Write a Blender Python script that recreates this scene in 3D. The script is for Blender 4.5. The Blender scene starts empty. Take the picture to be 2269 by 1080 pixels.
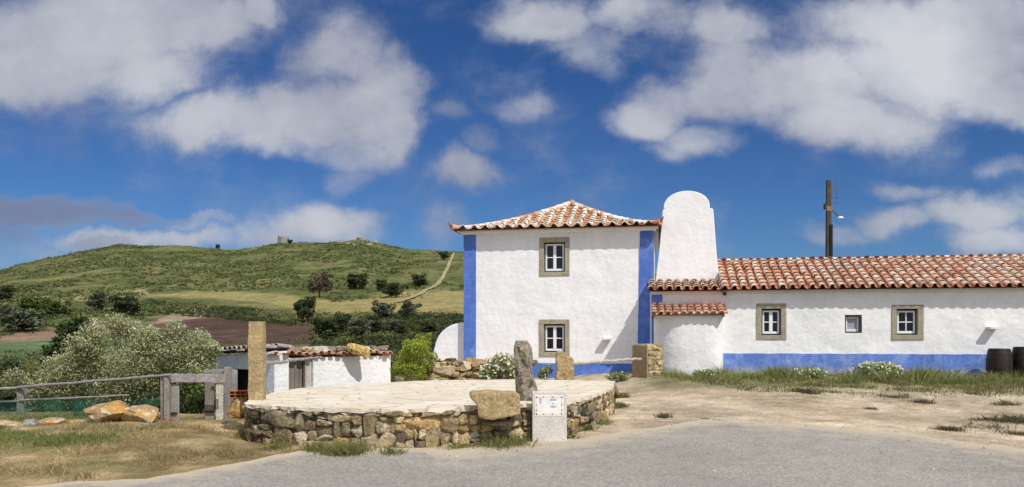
import bpy, math, random
import numpy as np
from mathutils import Vector, Matrix, noise as mnoise
random.seed(7); rng = np.random.default_rng(7)
scene = bpy.context.scene
COL = scene.collection
R = math.radians
K, CX, HZ, EYE = 1780.0, 1134.5, 741.0, 1.6      # photo focal length, centre column and horizon row (photo pixels), eye height

def at(px, py, Y):
    """world point seen at a photo pixel, Y metres away"""
    return Vector(((px - CX) / K * Y, Y, EYE - (py - HZ) / K * Y))
def xy(px, Y): return (px - CX) / K * Y

# ------------------------------------------------------------------ noise
def _hash(ix, iy, s):
    n = (ix.astype(np.int64) * 374761393 + iy.astype(np.int64) * 668265263 + s * 982451653) & 0xFFFFFFFF
    n = ((n ^ (n >> 13)) * 1274126177) & 0xFFFFFFFF
    return ((n ^ (n >> 16)) & 0xFFFF) / 65535.0
def vnoise(x, y, s=0):
    x = np.asarray(x, float); y = np.asarray(y, float)
    ix = np.floor(x); iy = np.floor(y); fx = x - ix; fy = y - iy
    fx = fx * fx * (3 - 2 * fx); fy = fy * fy * (3 - 2 * fy)
    a = _hash(ix, iy, s); b = _hash(ix + 1, iy, s); c = _hash(ix, iy + 1, s); d = _hash(ix + 1, iy + 1, s)
    return (a * (1 - fx) + b * fx) * (1 - fy) + (c * (1 - fx) + d * fx) * fy
def fbm(x, y, o=4, s=0, g=.5):
    t = 0; a = 1; n = 0
    for i in range(o):
        t = t + a * vnoise(np.asarray(x) * 2 ** i + 17.3 * i, np.asarray(y) * 2 ** i - 9.1 * i, s + i); n += a; a *= g
    return t / n
def S(x, a, b):
    t = np.clip((np.asarray(x, float) - a) / (b - a), 0, 1); return t * t * (3 - 2 * t)

# ------------------------------------------------------------------ objects
def link(o, parent=None):
    COL.objects.link(o)
    if parent is not None: o.parent = parent
    return o
def tag(o, label=None, cat=None, group=None, kind=None):
    if label: o['label'] = label
    if cat: o['category'] = cat
    if group: o['group'] = group
    if kind: o['kind'] = kind
    return o
def thing(name, label, cat, loc=(0, 0, 0), rz=0, group=None):
    o = bpy.data.objects.new(name, None); o.empty_display_size = .2
    o.location = loc; o.rotation_euler = (0, 0, rz); link(o)
    return tag(o, label, cat, group)
class MB:
    def __init__(s): s.V = []; s.F = []; s.C = []; s.n = 0
    def add(s, V, F, col=(1, 1, 1)):
        V = np.asarray(V, float).reshape(-1, 3); b = s.n
        s.V.append(V); s.n += len(V)
        c = np.asarray(col, float)
        s.C.append(np.tile(c, (len(V), 1)) if c.ndim == 1 else c)
        s.F += [[i + b for i in f] for f in F]
    def addq(s, V, k, cols):          # V: flat verts, k per face
        V = np.asarray(V, float).reshape(-1, 3); b = s.n
        s.V.append(V); s.n += len(V); s.C.append(np.asarray(cols, float))
        s.F += (np.arange(len(V)).reshape(-1, k) + b).tolist()
    def box(s, x0, x1, y0, y1, z0, z1, col=(1, 1, 1), M=None):
        V = [(x, y, z) for z in (z0, z1) for y in (y0, y1) for x in (x0, x1)]
        if M is not None: V = [tuple(M @ Vector(v)) for v in V]
        s.add(V, [(0, 2, 3, 1), (4, 5, 7, 6), (0, 1, 5, 4), (2, 6, 7, 3), (0, 4, 6, 2), (1, 3, 7, 5)], col)
    def tube(s, p0, p1, r0, r1=None, n=8, col=(1, 1, 1), caps=True, wob=0):
        r1 = r0 if r1 is None else r1
        p0 = Vector(p0); p1 = Vector(p1); t = (p1 - p0); L = t.length; t.normalize()
        u = t.orthogonal().normalized(); w = t.cross(u)
        k = max(1, int(L / .25)) if wob else 1
        V = []
        for i in range(k + 1):
            f = i / k; r = r0 + (r1 - r0) * f
            c = p0.lerp(p1, f)
            if wob and 0 < i < k: c = c + u * random.uniform(-wob, wob) + w * random.uniform(-wob, wob)
            for j in range(n):
                a = 2 * math.pi * j / n
                V.append(c + u * (r * math.cos(a)) + w * (r * math.sin(a)))
        F = [(i * n + j, i * n + (j + 1) % n, (i + 1) * n + (j + 1) % n, (i + 1) * n + j) for i in range(k) for j in range(n)]
        if caps: F += [tuple(range(n))[::-1], tuple(range(k * n, k * n + n))]
        s.add([tuple(v) for v in V], F, col)
    def prism(s, P, d0, d1, col=(1, 1, 1)):       # P: (x,z) outline extruded along y
        n = len(P)
        V = [(x, d0, z) for x, z in P] + [(x, d1, z) for x, z in P]
        F = [tuple(range(n)), tuple(range(n, 2 * n))[::-1]] + [(i, i + n, (i + 1) % n + n, (i + 1) % n) for i in range(n)]
        s.add(V, F, col)
    def build(s, name, mat, parent=None, smooth=False, loc=None):
        m = bpy.data.meshes.new(name)
        V = np.concatenate(s.V); m.from_pydata(V.tolist(), [], s.F)
        C = np.concatenate(s.C); A = m.attributes.new('tint', 'FLOAT_COLOR', 'POINT')
        A.data.foreach_set('color', np.concatenate([C, np.ones((len(C), 1))], 1).astype(np.float32).ravel())
        if smooth: m.polygons.foreach_set('use_smooth', [True] * len(m.polygons))
        m.materials.append(mat); m.update()
        o = bpy.data.objects.new(name, m); link(o, parent)
        if loc is not None: o.location = loc
        return o
def recalc(o):
    import bmesh
    b = bmesh.new(); b.from_mesh(o.data); bmesh.ops.recalc_face_normals(b, faces=b.faces[:]); b.to_mesh(o.data); b.free(); return o
def bevel(o, w, seg=2, ang=40):
    recalc(o)
    m = o.modifiers.new('bevel', 'BEVEL'); m.width = w; m.segments = seg; m.limit_method = 'ANGLE'; m.angle_limit = R(ang); return o

# ------------------------------------------------------------------ materials
def nd(t, ty, **kw):
    n = t.nodes.new(ty)
    for k, v in kw.items():
        if hasattr(n, k): setattr(n, k, v)
        else: n.inputs[k].default_value = v
    return n
def mathn(t, op, a, b=None, clamp=False):
    n = t.nodes.new('ShaderNodeMath'); n.operation = op; n.use_clamp = clamp
    for i, v in enumerate((a, b)):
        if v is None: continue
        if isinstance(v, (int, float)): n.inputs[i].default_value = v
        else: t.links.new(v, n.inputs[i])
    return n.outputs[0]
def mixc(t, f, a, b, mode='MIX'):
    n = t.nodes.new('ShaderNodeMix'); n.data_type = 'RGBA'; n.blend_type = mode
    for s, v in ((0, f), (6, a), (7, b)):
        if isinstance(v, (int, float)): n.inputs[s].default_value = v
        elif isinstance(v, tuple): n.inputs[s].default_value = (*v, 1)
        else: t.links.new(v, n.inputs[s])
    return n.outputs[2]
def smooth(t, v, a, b, o0=0., o1=1.):
    n = t.nodes.new('ShaderNodeMapRange'); n.interpolation_type = 'SMOOTHSTEP'
    n.inputs[1].default_value = a; n.inputs[2].default_value = b; n.inputs[3].default_value = o0; n.inputs[4].default_value = o1
    t.links.new(v, n.inputs[0]); return n.outputs[0]
def noisen(t, co, scale, detail=5, rough=.55, dist=0.):
    n = nd(t, 'ShaderNodeTexNoise'); n.inputs['Scale'].default_value = scale; n.inputs['Detail'].default_value = detail
    n.inputs['Roughness'].default_value = rough; n.inputs['Distortion'].default_value = dist
    t.links.new(co, n.inputs['Vector']); return n
def newmat(name):
    m = bpy.data.materials.new(name); m.use_nodes = True; t = m.node_tree
    p = t.nodes['Principled BSDF']; p.inputs['Specular IOR Level'].default_value = .25
    tc = t.nodes.new('ShaderNodeTexCoord')
    return m, t, p, tc
def pbr(name, col=(1, 1, 1), attr=False, var=((3, .25), (22, .2)), stain=None, bump=((25, .3, .01),), rough=.9, trans=0., coord='Object', spec=.2, streak=None, soil=None):
    """base colour (or the tint attribute) x layered noise, optional stains (colour, scale, lo, hi), layered bumps (scale, strength, distance)"""
    m, t, p, tc = newmat(name); co = tc.outputs[coord]
    p.inputs['Specular IOR Level'].default_value = spec
    if attr:
        a = nd(t, 'ShaderNodeAttribute', attribute_name='tint'); c = a.outputs['Color']
        if col != (1, 1, 1): c = mixc(t, 1., c, col, 'MULTIPLY')
    else:
        r = nd(t, 'ShaderNodeRGB'); r.outputs[0].default_value = (*col, 1); c = r.outputs[0]
    for sc, am in var:
        n = noisen(t, co, sc, 6, .6)
        f = smooth(t, n.outputs[0], .28, .72, 1 - am, 1 + am)
        cb = nd(t, 'ShaderNodeCombineColor'); [t.links.new(f, cb.inputs[i]) for i in range(3)]
        c = mixc(t, 1., c, cb.outputs[0], 'MULTIPLY')
    for st in stain or ():
        n = noisen(t, co, st[1], 7, .65, .3)
        c = mixc(t, smooth(t, n.outputs[0], st[2], st[3], 0, st[4] if len(st) > 4 else 1.), c, st[0])
    if streak:                       # rain streaks: noise stretched down the wall
        mp = nd(t, 'ShaderNodeMapping'); mp.inputs['Scale'].default_value = (5, 5, .35); t.links.new(co, mp.inputs[0])
        n = noisen(t, mp.outputs[0], 1., 6, .65); c = mixc(t, smooth(t, n.outputs[0], .52, .80, 0, streak[1]), c, streak[0])
    if soil:                         # splashed earth above the ground
        sz = nd(t, 'ShaderNodeSeparateXYZ'); t.links.new(co, sz.inputs[0]); n = noisen(t, co, 4, 6, .65)
        h = mathn(t, 'ADD', sz.outputs[2], mathn(t, 'MULTIPLY', n.outputs[0], -.55)); c = mixc(t, smooth(t, h, soil[1] + .12, soil[1] - .25, 0, soil[2]), c, soil[0])
    t.links.new(c, p.inputs['Base Color']); p.inputs['Roughness'].default_value = rough
    prev = None
    for sc, st, di in bump:
        n = noisen(t, co, sc, 6, .6); b = nd(t, 'ShaderNodeBump'); b.inputs['Strength'].default_value = st; b.inputs['Distance'].default_value = di
        t.links.new(n.outputs[0], b.inputs['Height'])
        if prev: t.links.new(prev, b.inputs['Normal'])
        prev = b.outputs[0]
    if prev: t.links.new(prev, p.inputs['Normal'])
    if trans:
        tr = nd(t, 'ShaderNodeBsdfTranslucent'); t.links.new(c, tr.inputs['Color'])
        mx = nd(t, 'ShaderNodeMixShader'); mx.inputs[0].default_value = trans
        t.links.new(p.outputs[0], mx.inputs[1]); t.links.new(tr.outputs[0], mx.inputs[2])
        t.links.new(mx.outputs[0], t.nodes['Material Output'].inputs[0])
    return m

M = {}
M['white'] = pbr('whitewash', (.86, .85, .84), var=((.9, .05), (7, .04)), stain=(((.60, .57, .52), 1.3, .62, .85, .35), ((.5, .5, .48), 5, .7, .9, .25)), bump=((1.5, .4, .16), (5, .10, .04), (40, .08, .005)), rough=.95, streak=((.60, .58, .55), .28), soil=((.52, .45, .36), .12, .55))
M['smoothwhite'] = pbr('smooth_whitewash', (.86, .855, .85), var=((1.2, .04),), stain=(((.62, .60, .56), 2, .62, .85, .3),), bump=((1.5, .35, .12), (6, .08, .03)), rough=.95, streak=((.60, .59, .57), .22))
M['whiteruin'] = pbr('old_whitewash', (.85, .84, .82), var=((2, .05), (14, .06)), stain=(((.42, .42, .44), 9, .6, .68, .7), ((.5, .42, .32), 2.2, .66, .8, .5)), bump=((6, .6, .06), (30, .4, .02)), rough=.95)
M['whiteruin2'] = pbr('flaking_whitewash', (.86, .87, .90), var=((2, .08), (14, .12)), stain=(((.50, .52, .58), 7, .55, .66, .7), ((.62, .64, .68), 2.2, .56, .7, .5)), bump=((6, .7, .06), (30, .5, .02)), rough=.95)
M['blue'] = pbr('blue_limewash', (.095, .185, .55), var=((1.2, .14), (9, .12)), stain=(((.24, .33, .68), 1.8, .5, .75, .7), ((.5, .53, .7), 6, .68, .8, .4)), bump=((5, .4, .04), (30, .3, .01)), rough=.9, streak=((.2, .28, .6), .35))
M['bluefade'] = pbr('faded_blue_limewash', (.125, .23, .59), var=((1.2, .18), (9, .16)), stain=(((.34, .43, .72), 2.2, .45, .72, .8), ((.66, .64, .66), 3.5, .64, .76, .6)), bump=((5, .4, .04), (30, .3, .01)), rough=.9, streak=((.45, .5, .7), .4), soil=((.58, .52, .46), .22, .8))
M['granite'] = pbr('window_stone', (.36, .325, .24), var=((4, .18), (40, .25)), stain=(((.22, .23, .14), 5, .55, .75, .5),), bump=((12, .4, .03), (60, .4, .008)))
M['paint'] = pbr('white_paint', (.82, .83, .84), var=((8, .05),), bump=(), rough=.5, spec=.4)
M['darkwood'] = pbr('dark_frame', (.05, .042, .04), var=((10, .2),), bump=(), rough=.7)
gm, gt, gp, gtc = newmat('window_glass'); gp.inputs['Base Color'].default_value = (.012, .013, .02, 1); gp.inputs['Roughness'].default_value = .12; gp.inputs['Specular IOR Level'].default_value = .35; M['glass'] = gm
M['curtain'] = pbr('grey_curtain', (.35, .34, .42), var=((15, .25),), bump=(), rough=.6)
M['tile'] = pbr('clay_tile', attr=True, var=((9, .18), (45, .3)), stain=(((.66, .60, .48), 14, .60, .72, .6), ((.20, .12, .08), 22, .70, .84, .35)), bump=((40, .4, .01),), rough=.92)
M['mortar'] = pbr('lime_mortar', (.72, .66, .56), var=((6, .2), (40, .25)), stain=(((.4, .22, .12), 12, .62, .74, .6),), bump=((30, .5, .02),))
M['deck'] = pbr('roof_underlay', (.16, .08, .05), var=((6, .3),))
M['stone'] = pbr('field_stone', (1.04, .98, .87), attr=True, var=((6, .3), (30, .35)), stain=(((.42, .22, .05), 6, .62, .70, .6), ((.62, .58, .46), 16, .57, .66, .75), ((.04, .036, .028), 8, .56, .68, .75), ((.13, .14, .06), 5, .6, .7, .5)), bump=((9, .9, .06), (28, .9, .03), (70, .6, .01)), rough=.95)
M['lichen'] = pbr('lichen_stone', attr=True, var=((6, .25), (30, .3)), stain=(((.54, .25, .035), 5, .47, .58, .9), ((.6, .57, .48), 9, .55, .62, .8), ((.60, .36, .06), 16, .58, .66, .7), ((.06, .05, .04), 8, .64, .76, .6)), bump=((9, .7, .06), (40, .6, .015)), rough=.95)
M['tanstone'] = pbr('tan_limestone', (.40, .30, .155), var=((5, .2), (28, .3)), stain=(((.25, .17, .08), 9, .58, .72, .6), ((.5, .45, .33), 16, .6, .7, .5)), bump=((8, .6, .05), (35, .7, .015)), rough=.95)
M['greystone'] = pbr('weathered_stone', (.32, .27, .205), var=((5, .25), (26, .35)), stain=(((.07, .055, .04), 6, .5, .6, .85), ((.5, .42, .22), 10, .58, .68, .6)), bump=((7, 1., .12), (32, .8, .02)), rough=.95)
M['joint'] = pbr('earth_mortar', (.25, .205, .14), var=((8, .4), (40, .4)), stain=(((.55, .5, .4), 8, .54, .62, .8),), bump=((18, .8, .05),))
M['concrete'] = pbr('pale_concrete', (.62, .58, .53), var=((5, .1), (60, .2)), stain=(((.40, .37, .33), 6, .6, .75, .5),), bump=((50, .4, .006),))
M['wood'] = pbr('grey_weathered_wood', attr=True, var=((3, .2), (35, .35)), bump=((25, .5, .012),), rough=.9)
M['leaf'] = pbr('leaf', attr=True, var=((2.5, .15),), bump=(), rough=.7, trans=.25)
M['far_leaf'] = pbr('shrub_leaf', attr=True, var=((1.5, .2),), bump=(), rough=.85, trans=.12)
M['grass'] = pbr('grass_blade', attr=True, var=((1.2, .2),), bump=(), rough=.8, trans=.25)
M['bark'] = pbr('bark', (.10, .075, .05), var=((8, .3),), bump=((20, .6, .02),))
M['barrel'] = pbr('dark_stained_oak', attr=True, var=((4, .3), (30, .4)), stain=(((.16, .07, .03), 5, .6, .75, .5),), bump=((20, .4, .008),), rough=.55, spec=.4)
M['iron'] = pbr('dark_iron', (.03, .026, .024), var=((15, .4),), bump=(), rough=.55)
M['pole'] = pbr('tarred_pole', attr=True, var=((3, .2), (30, .3)), bump=((20, .4, .01),))
M['clay'] = pbr('clay_brick', (.42, .15, .06), var=((10, .2),), stain=(((.5, .28, .05), 9, .5, .62, .8),), bump=((30, .5, .01),))
M['plaintint'] = pbr('ceramic_glaze', attr=True, var=((20, .08),), bump=(), rough=.3, spec=.5)
M['petal'] = pbr('petal', attr=True, var=((10, .1),), bump=(), rough=.7, trans=.3)

# ------------------------------------------------------------------ terrain
SKY_PX = [-900, -500, -200, 0, 100, 200, 260, 330, 430, 500, 560, 600, 630, 700, 760, 800, 850, 900, 1000, 1100, 1250, 1450, 1700, 2269, 3200]
SKY_PY = [700, 665, 628, 598, 572, 552, 541, 545, 546, 552, 550, 541, 537, 538, 535, 530, 540, 552, 557, 562, 575, 605, 650, 715, 735]
PR_Y = [15, 21, 30, 45, 60, 80, 100, 130, 170, 210, 260]
PR_P = [901, None, None, None, 830, 792, 768, 745, 700, 680, 655]
PR_Z = [0, -.9, -1.5, -1.6] + [EYE - (p - HZ) / K * y for y, p in list(zip(PR_Y, PR_P))[4:]]
def prof_y(py):      # distance at which the valley floor shows at this photo row
    ys = np.linspace(60, 260, 400); zs = np.interp(ys, PR_Y, PR_Z); ps = HZ - (zs - EYE) * K / ys
    return float(np.interp(py, ps[::-1], ys[::-1]))
ROAD = [(-60, -16), (-14, 3.5), (-8.5, 6.3), (-6.2, 7.65), (-4.4, 8.75), (-3.4, 10.0), (-2.75, 10.9), (-.87, 11.1), (.3, 11.75), (1.1, 12.5), (2.3, 13.9), (3.94, 15.05), (4.6, 14.5), (5.4, 13.9), (6.3, 13.1), (6.75, 11.6), (7.2, 9.8), (8.4, 7), (11, 2), (16, -6), (30, -20), (0, -45)]
def in_poly(x, y, P):
    r = np.zeros(np.shape(x), bool); n = len(P)
    for i in range(n):
        x0, y0 = P[i]; x1, y1 = P[(i + 1) % n]
        c = ((y0 > y) != (y1 > y))
        with np.errstate(divide='ignore', invalid='ignore'):
            r ^= c & (x < (x1 - x0) * (y - y0) / (y1 - y0 + 1e-12) + x0)
    return r
def dist_poly(x, y, P):
    d = np.full(np.shape(x), 1e9); n = len(P)
    for i in range(n):
        a = np.array(P[i]); b = np.array(P[(i + 1) % n]); ab = b - a
        t = np.clip(((x - a[0]) * ab[0] + (y - a[1]) * ab[1]) / (ab @ ab), 0, 1)
        d = np.minimum(d, np.hypot(x - a[0] - t * ab[0], y - a[1] - t * ab[1]))
    return d
def ridge(u):
    return EYE + (HZ - np.interp(u * K + CX, SKY_PX, SKY_PY)) / K * 570.
def zt(x, y, rough=True):
    x = np.asarray(x, float); y = np.asarray(y, float); yy = np.maximum(y, 1.)
    u = x / np.maximum(y, 30.)
    zp = .23 * S(y, 16, 24.5) * S(x, 1.5, 4.5) + .05 * S(y, 19, 27)
    zv = np.interp(yy, PR_Y, PR_Z); zr = ridge(u)
    t = np.clip((yy - 260) / 310, 0, 1)
    z0 = np.interp(260, PR_Y, PR_Z)
    hill = z0 + (zr - z0) * (t ** 1.08)
    far = zr * (1 - .9 * S(yy, 575, 1500))
    zv = np.where(yy > 260, np.where(yy > 570, far, hill), zv)
    w = np.maximum(S(y, 15.2, 21) * S(-x, 3.0, 5.4), S(y, 36, 62))
    z = zp * (1 - w) + zv * w
    if rough:
        amp = np.interp(yy, [0, 16, 30, 60, 150, 260, 350, 570], [.03, .05, .15, .25, .25, .4, 1.6, 1.3])
        sc = np.interp(yy, [0, 30, 100, 300, 570], [1.2, .6, .15, .07, .05])
        # fixed world scales, blended, so the ground does not swim
        n = np.where(yy < 30, fbm(x * 1.1, y * 1.1, 4, 3), np.where(yy < 200, fbm(x * .2, y * .2, 4, 5), fbm(x * .055, y * .04, 5, 9, .55)))
        k = np.where(yy < 60, 1 - np.exp(-dist_poly(x, y, ROAD) / .8) * (yy < 40), 1.)
        k = np.where(in_poly(x, y, ROAD), 0., k)
        z = z + (n - .5) * 2 * amp * k
        bank = S(-x, 3.4, 6.5) * S(y, 8.5, 10.5) * (1 - S(y, 13.5, 16))
        z = z + bank * (.10 + .10 * (fbm(x * .8, y * .8, 3, 21) - .5)) * k
    return z

def mapcol(x, y):
    """ground colours by place: dirt yard, straw bank, valley fields, hill turf"""
    u = x / np.maximum(y, 1.); px = u * K + CX
    zq = zt(x, y, False); py = HZ - (zq - EYE) * K / np.maximum(y, 1.)
    wob = (fbm(x * .12, y * .12, 4, 31) - .5); px2 = px + wob * 26; py2 = py + wob * 9
    n1 = fbm(x * .09, y * .07, 5, 41, .6); n2 = fbm(x * .35, y * .3, 4, 43, .6); n3 = fbm(x * 2.2, y * 2.2, 4, 47)
    L = lambda a, b, f: np.asarray(a) * (1 - f[..., None]) + np.asarray(b) * f[..., None]
    # far turf
    c = L((.088, .106, .030), (.158, .150, .056), S(n1, .38, .62))
    c = L(c, (.045, .075, .02), S(n2, .55, .72) * .75)
    c = L(c, (.22, .195, .08), S(fbm(x * .05 + 5, y * .05, 4, 51), .60, .74) * .6)
    def zone(P, colr, soft=5):
        inside = in_poly(px2, py2, P); d = dist_poly(px2, py2, P)
        return np.where(inside, 1., np.exp(-d / soft * 2) * .6), colr
    low = (py > 640) & (y > 70) & (y < 300)
    for P, colr in (([(330, 655), (480, 646), (640, 656), (760, 672), (880, 650), (1100, 640), (1100, 699), (760, 699), (600, 672), (440, 660)], (.28, .235, .09)),
                    ([(80, 660), (330, 640), (330, 652), (200, 668), (60, 672)], (.27, .25, .11)),
                    ([(290, 722), (430, 690), (480, 699), (560, 706), (690, 712), (694, 763), (560, 762), (440, 760), (330, 740)], (.085, .052, .036)),
                    ([(400, 690), (460, 686), (490, 700), (430, 706), (330, 720)], (.30, .22, .15)),
                    ([(-300, 760), (0, 744), (140, 732), (300, 710), (310, 735), (140, 753), (0, 761), (-300, 780)], (.235, .155, .10)),
                    ([(-300, 780), (0, 761), (140, 753), (300, 750), (300, 786), (0, 790), (-300, 800)], (.115, .165, .075)),
                    ([(694, 712), (760, 705), (1100, 700), (1100, 800), (690, 800)], (.085, .085, .035))):
        f, cc = zone(P, colr)
        c = L(c, np.asarray(cc) * (1 + (n2[..., None] - .5) * .5), np.where(low, np.clip(f, 0, 1), 0))
    # near valley slope: rough green
    near = 1 - S(y, 55, 75)
    c = L(c, L((.07, .10, .028), (.16, .16, .06), S(n3, .35, .65)), near)
    # yard dirt and gravel
    yard = (1 - np.maximum(S(y, 15.4, 18) * S(-x, 2.6, 4.4), S(y, 36, 50)))
    dirt = L((.535, .43, .295), (.43, .335, .225), S(fbm(x * .5, y * .5, 4, 61), .35, .7))
    dirt = L(dirt, (.62, .53, .40), S(n3, .58, .75) * .5)
    c = L(c, dirt, yard)
    # straw bank on the left
    straw = L((.42, .31, .165), (.235, .17, .078), S(n3, .3, .7)); straw = L(straw, (.16, .15, .055), S(fbm(x * .8, y * 1.1, 4, 171), .52, .68) * .7)
    st = S(-x + wob * 1.2, 2.0, 3.1) * (1 - S(y, 15.5, 17.5)) * S(y, 3, 6)
    c = L(c, straw, st)
    gr = S(fbm(x * .9, y * .9, 3, 71), .42, .62) * S(-x, 5.6, 7) * S(y, 10.8, 11.8) * (1 - S(y, 14, 16))
    c = L(c, (.09, .125, .03), gr * .85)
    # weedy strip along the annex
    ws = S(y - .02 * x + wob * 2, 20.2, 22) * S(x, 3.3, 4.6) * (1 - S(y, 36, 40))
    c = L(c, (.15, .16, .06), ws * .8)
    return np.clip(c, .01, 1)

def build_ground():
    nu, nv = 430, 470
    ua = np.linspace(-1, 1, nu); ua = np.sign(ua) * (np.abs(ua) * .62 + np.abs(ua) ** 5 * 1.5)
    v = np.concatenate([np.linspace(-40, 3.5, 14), np.linspace(4, 34, 170), 34 * (600 / 34) ** (np.arange(1, 251) / 250), 600 * (3500 / 600) ** (np.arange(1, 37) / 36)])
    nv = len(v)
    wid = np.maximum(np.abs(v), 9) + 6
    X = ua[None, :] * wid[:, None]; Y = np.repeat(v[:, None], nu, 1)
    Z = zt(X, Y)
    Z[Y < 5] = np.where(Y[Y < 5] < 5, Z[Y < 5] * 0, 0)
    C = mapcol(X, Y).reshape(-1, 3)
    m = MB()
    i = np.arange(nv - 1)[:, None] * nu + np.arange(nu - 1)[None, :]
    m.add(np.stack([X, Y, Z], -1).reshape(-1, 3), np.stack([i, i + 1, i + nu + 1, i + nu], -1).reshape(-1, 4).tolist(), C)
    # material: place colour x noise at several scales, pebbly bump
    mat, t, p, tc = newmat('earth_and_turf'); co = tc.outputs['Object']
    a = nd(t, 'ShaderNodeAttribute', attribute_name='tint'); c = a.outputs['Color']
    for sc, am in ((.09, .15), (.45, .28), (2.2, .22), (14, .22), (70, .3)):
        n = noisen(t, co, sc, 6, .65); f = smooth(t, n.outputs[0], .3, .7, 1 - am, 1 + am)
        cb = nd(t, 'ShaderNodeCombineColor'); [t.links.new(f, cb.inputs[k]) for k in range(3)]
        c = mixc(t, 1., c, cb.outputs[0], 'MULTIPLY')
    t.links.new(c, p.inputs['Base Color']); p.inputs['Roughness'].default_value = .97; p.inputs['Specular IOR Level'].default_value = .1
    prev = None
    for sc, st, di in ((.6, .4, .5), (6, .5, .06), (45, .6, .02)):
        n = noisen(t, co, sc, 6, .65); b = nd(t, 'ShaderNodeBump'); b.inputs['Strength'].default_value = st; b.inputs['Distance'].default_value = di
        t.links.new(n.outputs[0], b.inputs['Height'])
        if prev: t.links.new(prev, b.inputs['Normal'])
        prev = b.outputs[0]
    t.links.new(prev, p.inputs['Normal'])
    o = m.build('ground', mat, smooth=True); tag(o, kind='structure'); return o
build_ground()

def build_road():
    P = np.array(ROAD, float); Q = []
    for i in range(len(P)):
        a, b = P[i], P[(i + 1) % len(P)]; n = max(1, int(np.hypot(*(b - a)) / .12)) if max(abs(a[0]), abs(b[0])) < 15 and a[1] > -8 else 6
        Q += [a + (b - a) * k / n for k in range(n)]
    Q = np.array(Q); cen = np.array((1.0, 2.0)); d = cen - Q; L = np.hypot(d[:, 0], d[:, 1])[:, None]
    nn = (fbm(Q[:, 0] * 1.3, Q[:, 1] * 1.3, 4, 81) - .5)[:, None]
    out = Q + d / L * nn * 1.1
    Z0 = .008
    rings = [(0, 1.), (.4, .62), (1.2, .30), (2.8, 0.)]
    m = MB(); n = len(Q); V = []; C = []
    for off, e in rings:
        q = out + d / L * (off * np.where(out[:, :1] < -1.2, .4, 1.))
        V += [(x, y, Z0) for x, y in q]; C += [(e, e, e)] * n
    F = [(r * n + i, r * n + (i + 1) % n, (r + 1) * n + (i + 1) % n, (r + 1) * n + i) for r in range(3) for i in range(n)]
    V.append((cen[0], cen[1], Z0)); C.append((0, 0, 0)); k = 4 * n
    F += [(3 * n + i, 3 * n + (i + 1) % n, k) for i in range(n)]
    m.add(V, F, np.array(C))
    mat, t, p, tc = newmat('worn_asphalt'); co = tc.outputs['Object']
    a = nd(t, 'ShaderNodeAttribute', attribute_name='tint'); sp = nd(t, 'ShaderNodeSeparateColor'); t.links.new(a.outputs['Color'], sp.inputs[0])
    n0 = noisen(t, co, .35, 5, .6); n1 = noisen(t, co, 2.5, 6, .7); n2 = noisen(t, co, 90, 3, .7); n3 = noisen(t, co, 260, 2, .6)
    c = mixc(t, smooth(t, n0.outputs[0], .35, .65), (.345, .315, .272), (.415, .378, .325))
    c = mixc(t, smooth(t, n1.outputs[0], .5, .72, 0, .55), c, (.42, .38, .32))
    c = mixc(t, smooth(t, n1.outputs[0], .5, .3, 0, .35), c, (.25, .238, .23))
    vo = nd(t, 'ShaderNodeTexVoronoi'); vo.inputs['Scale'].default_value = 48; t.links.new(co, vo.inputs['Vector'])
    c = mixc(t, smooth(t, vo.outputs['Color'], .25, .75, 0, .6), mixc(t, 1., c, (.70, .70, .70), 'MULTIPLY'), mixc(t, 1., c, (1.32, 1.3, 1.26), 'MULTIPLY'))
    dirt = mixc(t, smooth(t, n2.outputs[0], .35, .65), (.47, .38, .265), (.58, .49, .36))
    s = mathn(t, 'ADD', sp.outputs[0], mathn(t, 'MULTIPLY', mathn(t, 'SUBTRACT', n1.outputs[0], .5), 1.3))
    s = mathn(t, 'ADD', s, mathn(t, 'MULTIPLY', mathn(t, 'SUBTRACT', n2.outputs[0], .5), .5))
    c = mixc(t, smooth(t, s, .12, .85), c, dirt)
    t.links.new(c, p.inputs['Base Color']); p.inputs['Roughness'].default_value = .93; p.inputs['Specular IOR Level'].default_value = .12
    b = nd(t, 'ShaderNodeBump'); b.inputs['Strength'].default_value = .55; b.inputs['Distance'].default_value = .012
    t.links.new(n2.outputs[0], b.inputs['Height']); t.links.new(b.outputs[0], p.inputs['Normal'])
    o = m.build('road', mat); recalc(o); tag(o, kind='structure')
build_road()

def build_path():
    pts = [(1006, 560, 555), (1000, 585, 480), (990, 612, 400), (972, 635, 320), (940, 650, 275), (905, 664, 240), (880, 672, 225)]
    C = [np.array((xy(px, Y), Y)) for px, _, Y in pts]; Q = []
    for a, b in zip(C, C[1:]):
        Q += [a + (b - a) * k / 14 for k in range(14)]
    Q = np.array(Q + [C[-1]]); T = np.gradient(Q, axis=0); T /= np.hypot(T[:, 0], T[:, 1])[:, None]
    N = np.stack([-T[:, 1], T[:, 0]], 1); V = []
    for j, q in enumerate(Q):
        w = .7 + .35 * random.random()
        for s in (-1, -.33, .33, 1):
            x, y = q + N[j] * s * w; V.append((x, y, float(zt(x, y)) + .35))
    m = MB(); m.add(V, [(j * 4 + k, j * 4 + k + 1, j * 4 + k + 5, j * 4 + k + 4) for j in range(len(Q) - 1) for k in range(3)])
    o = m.build('dirt_path', pbr('path_earth', (.36, .29, .15), var=((.4, .2), (2, .2)))); recalc(o); tag(o, kind='structure')
build_path()

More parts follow.
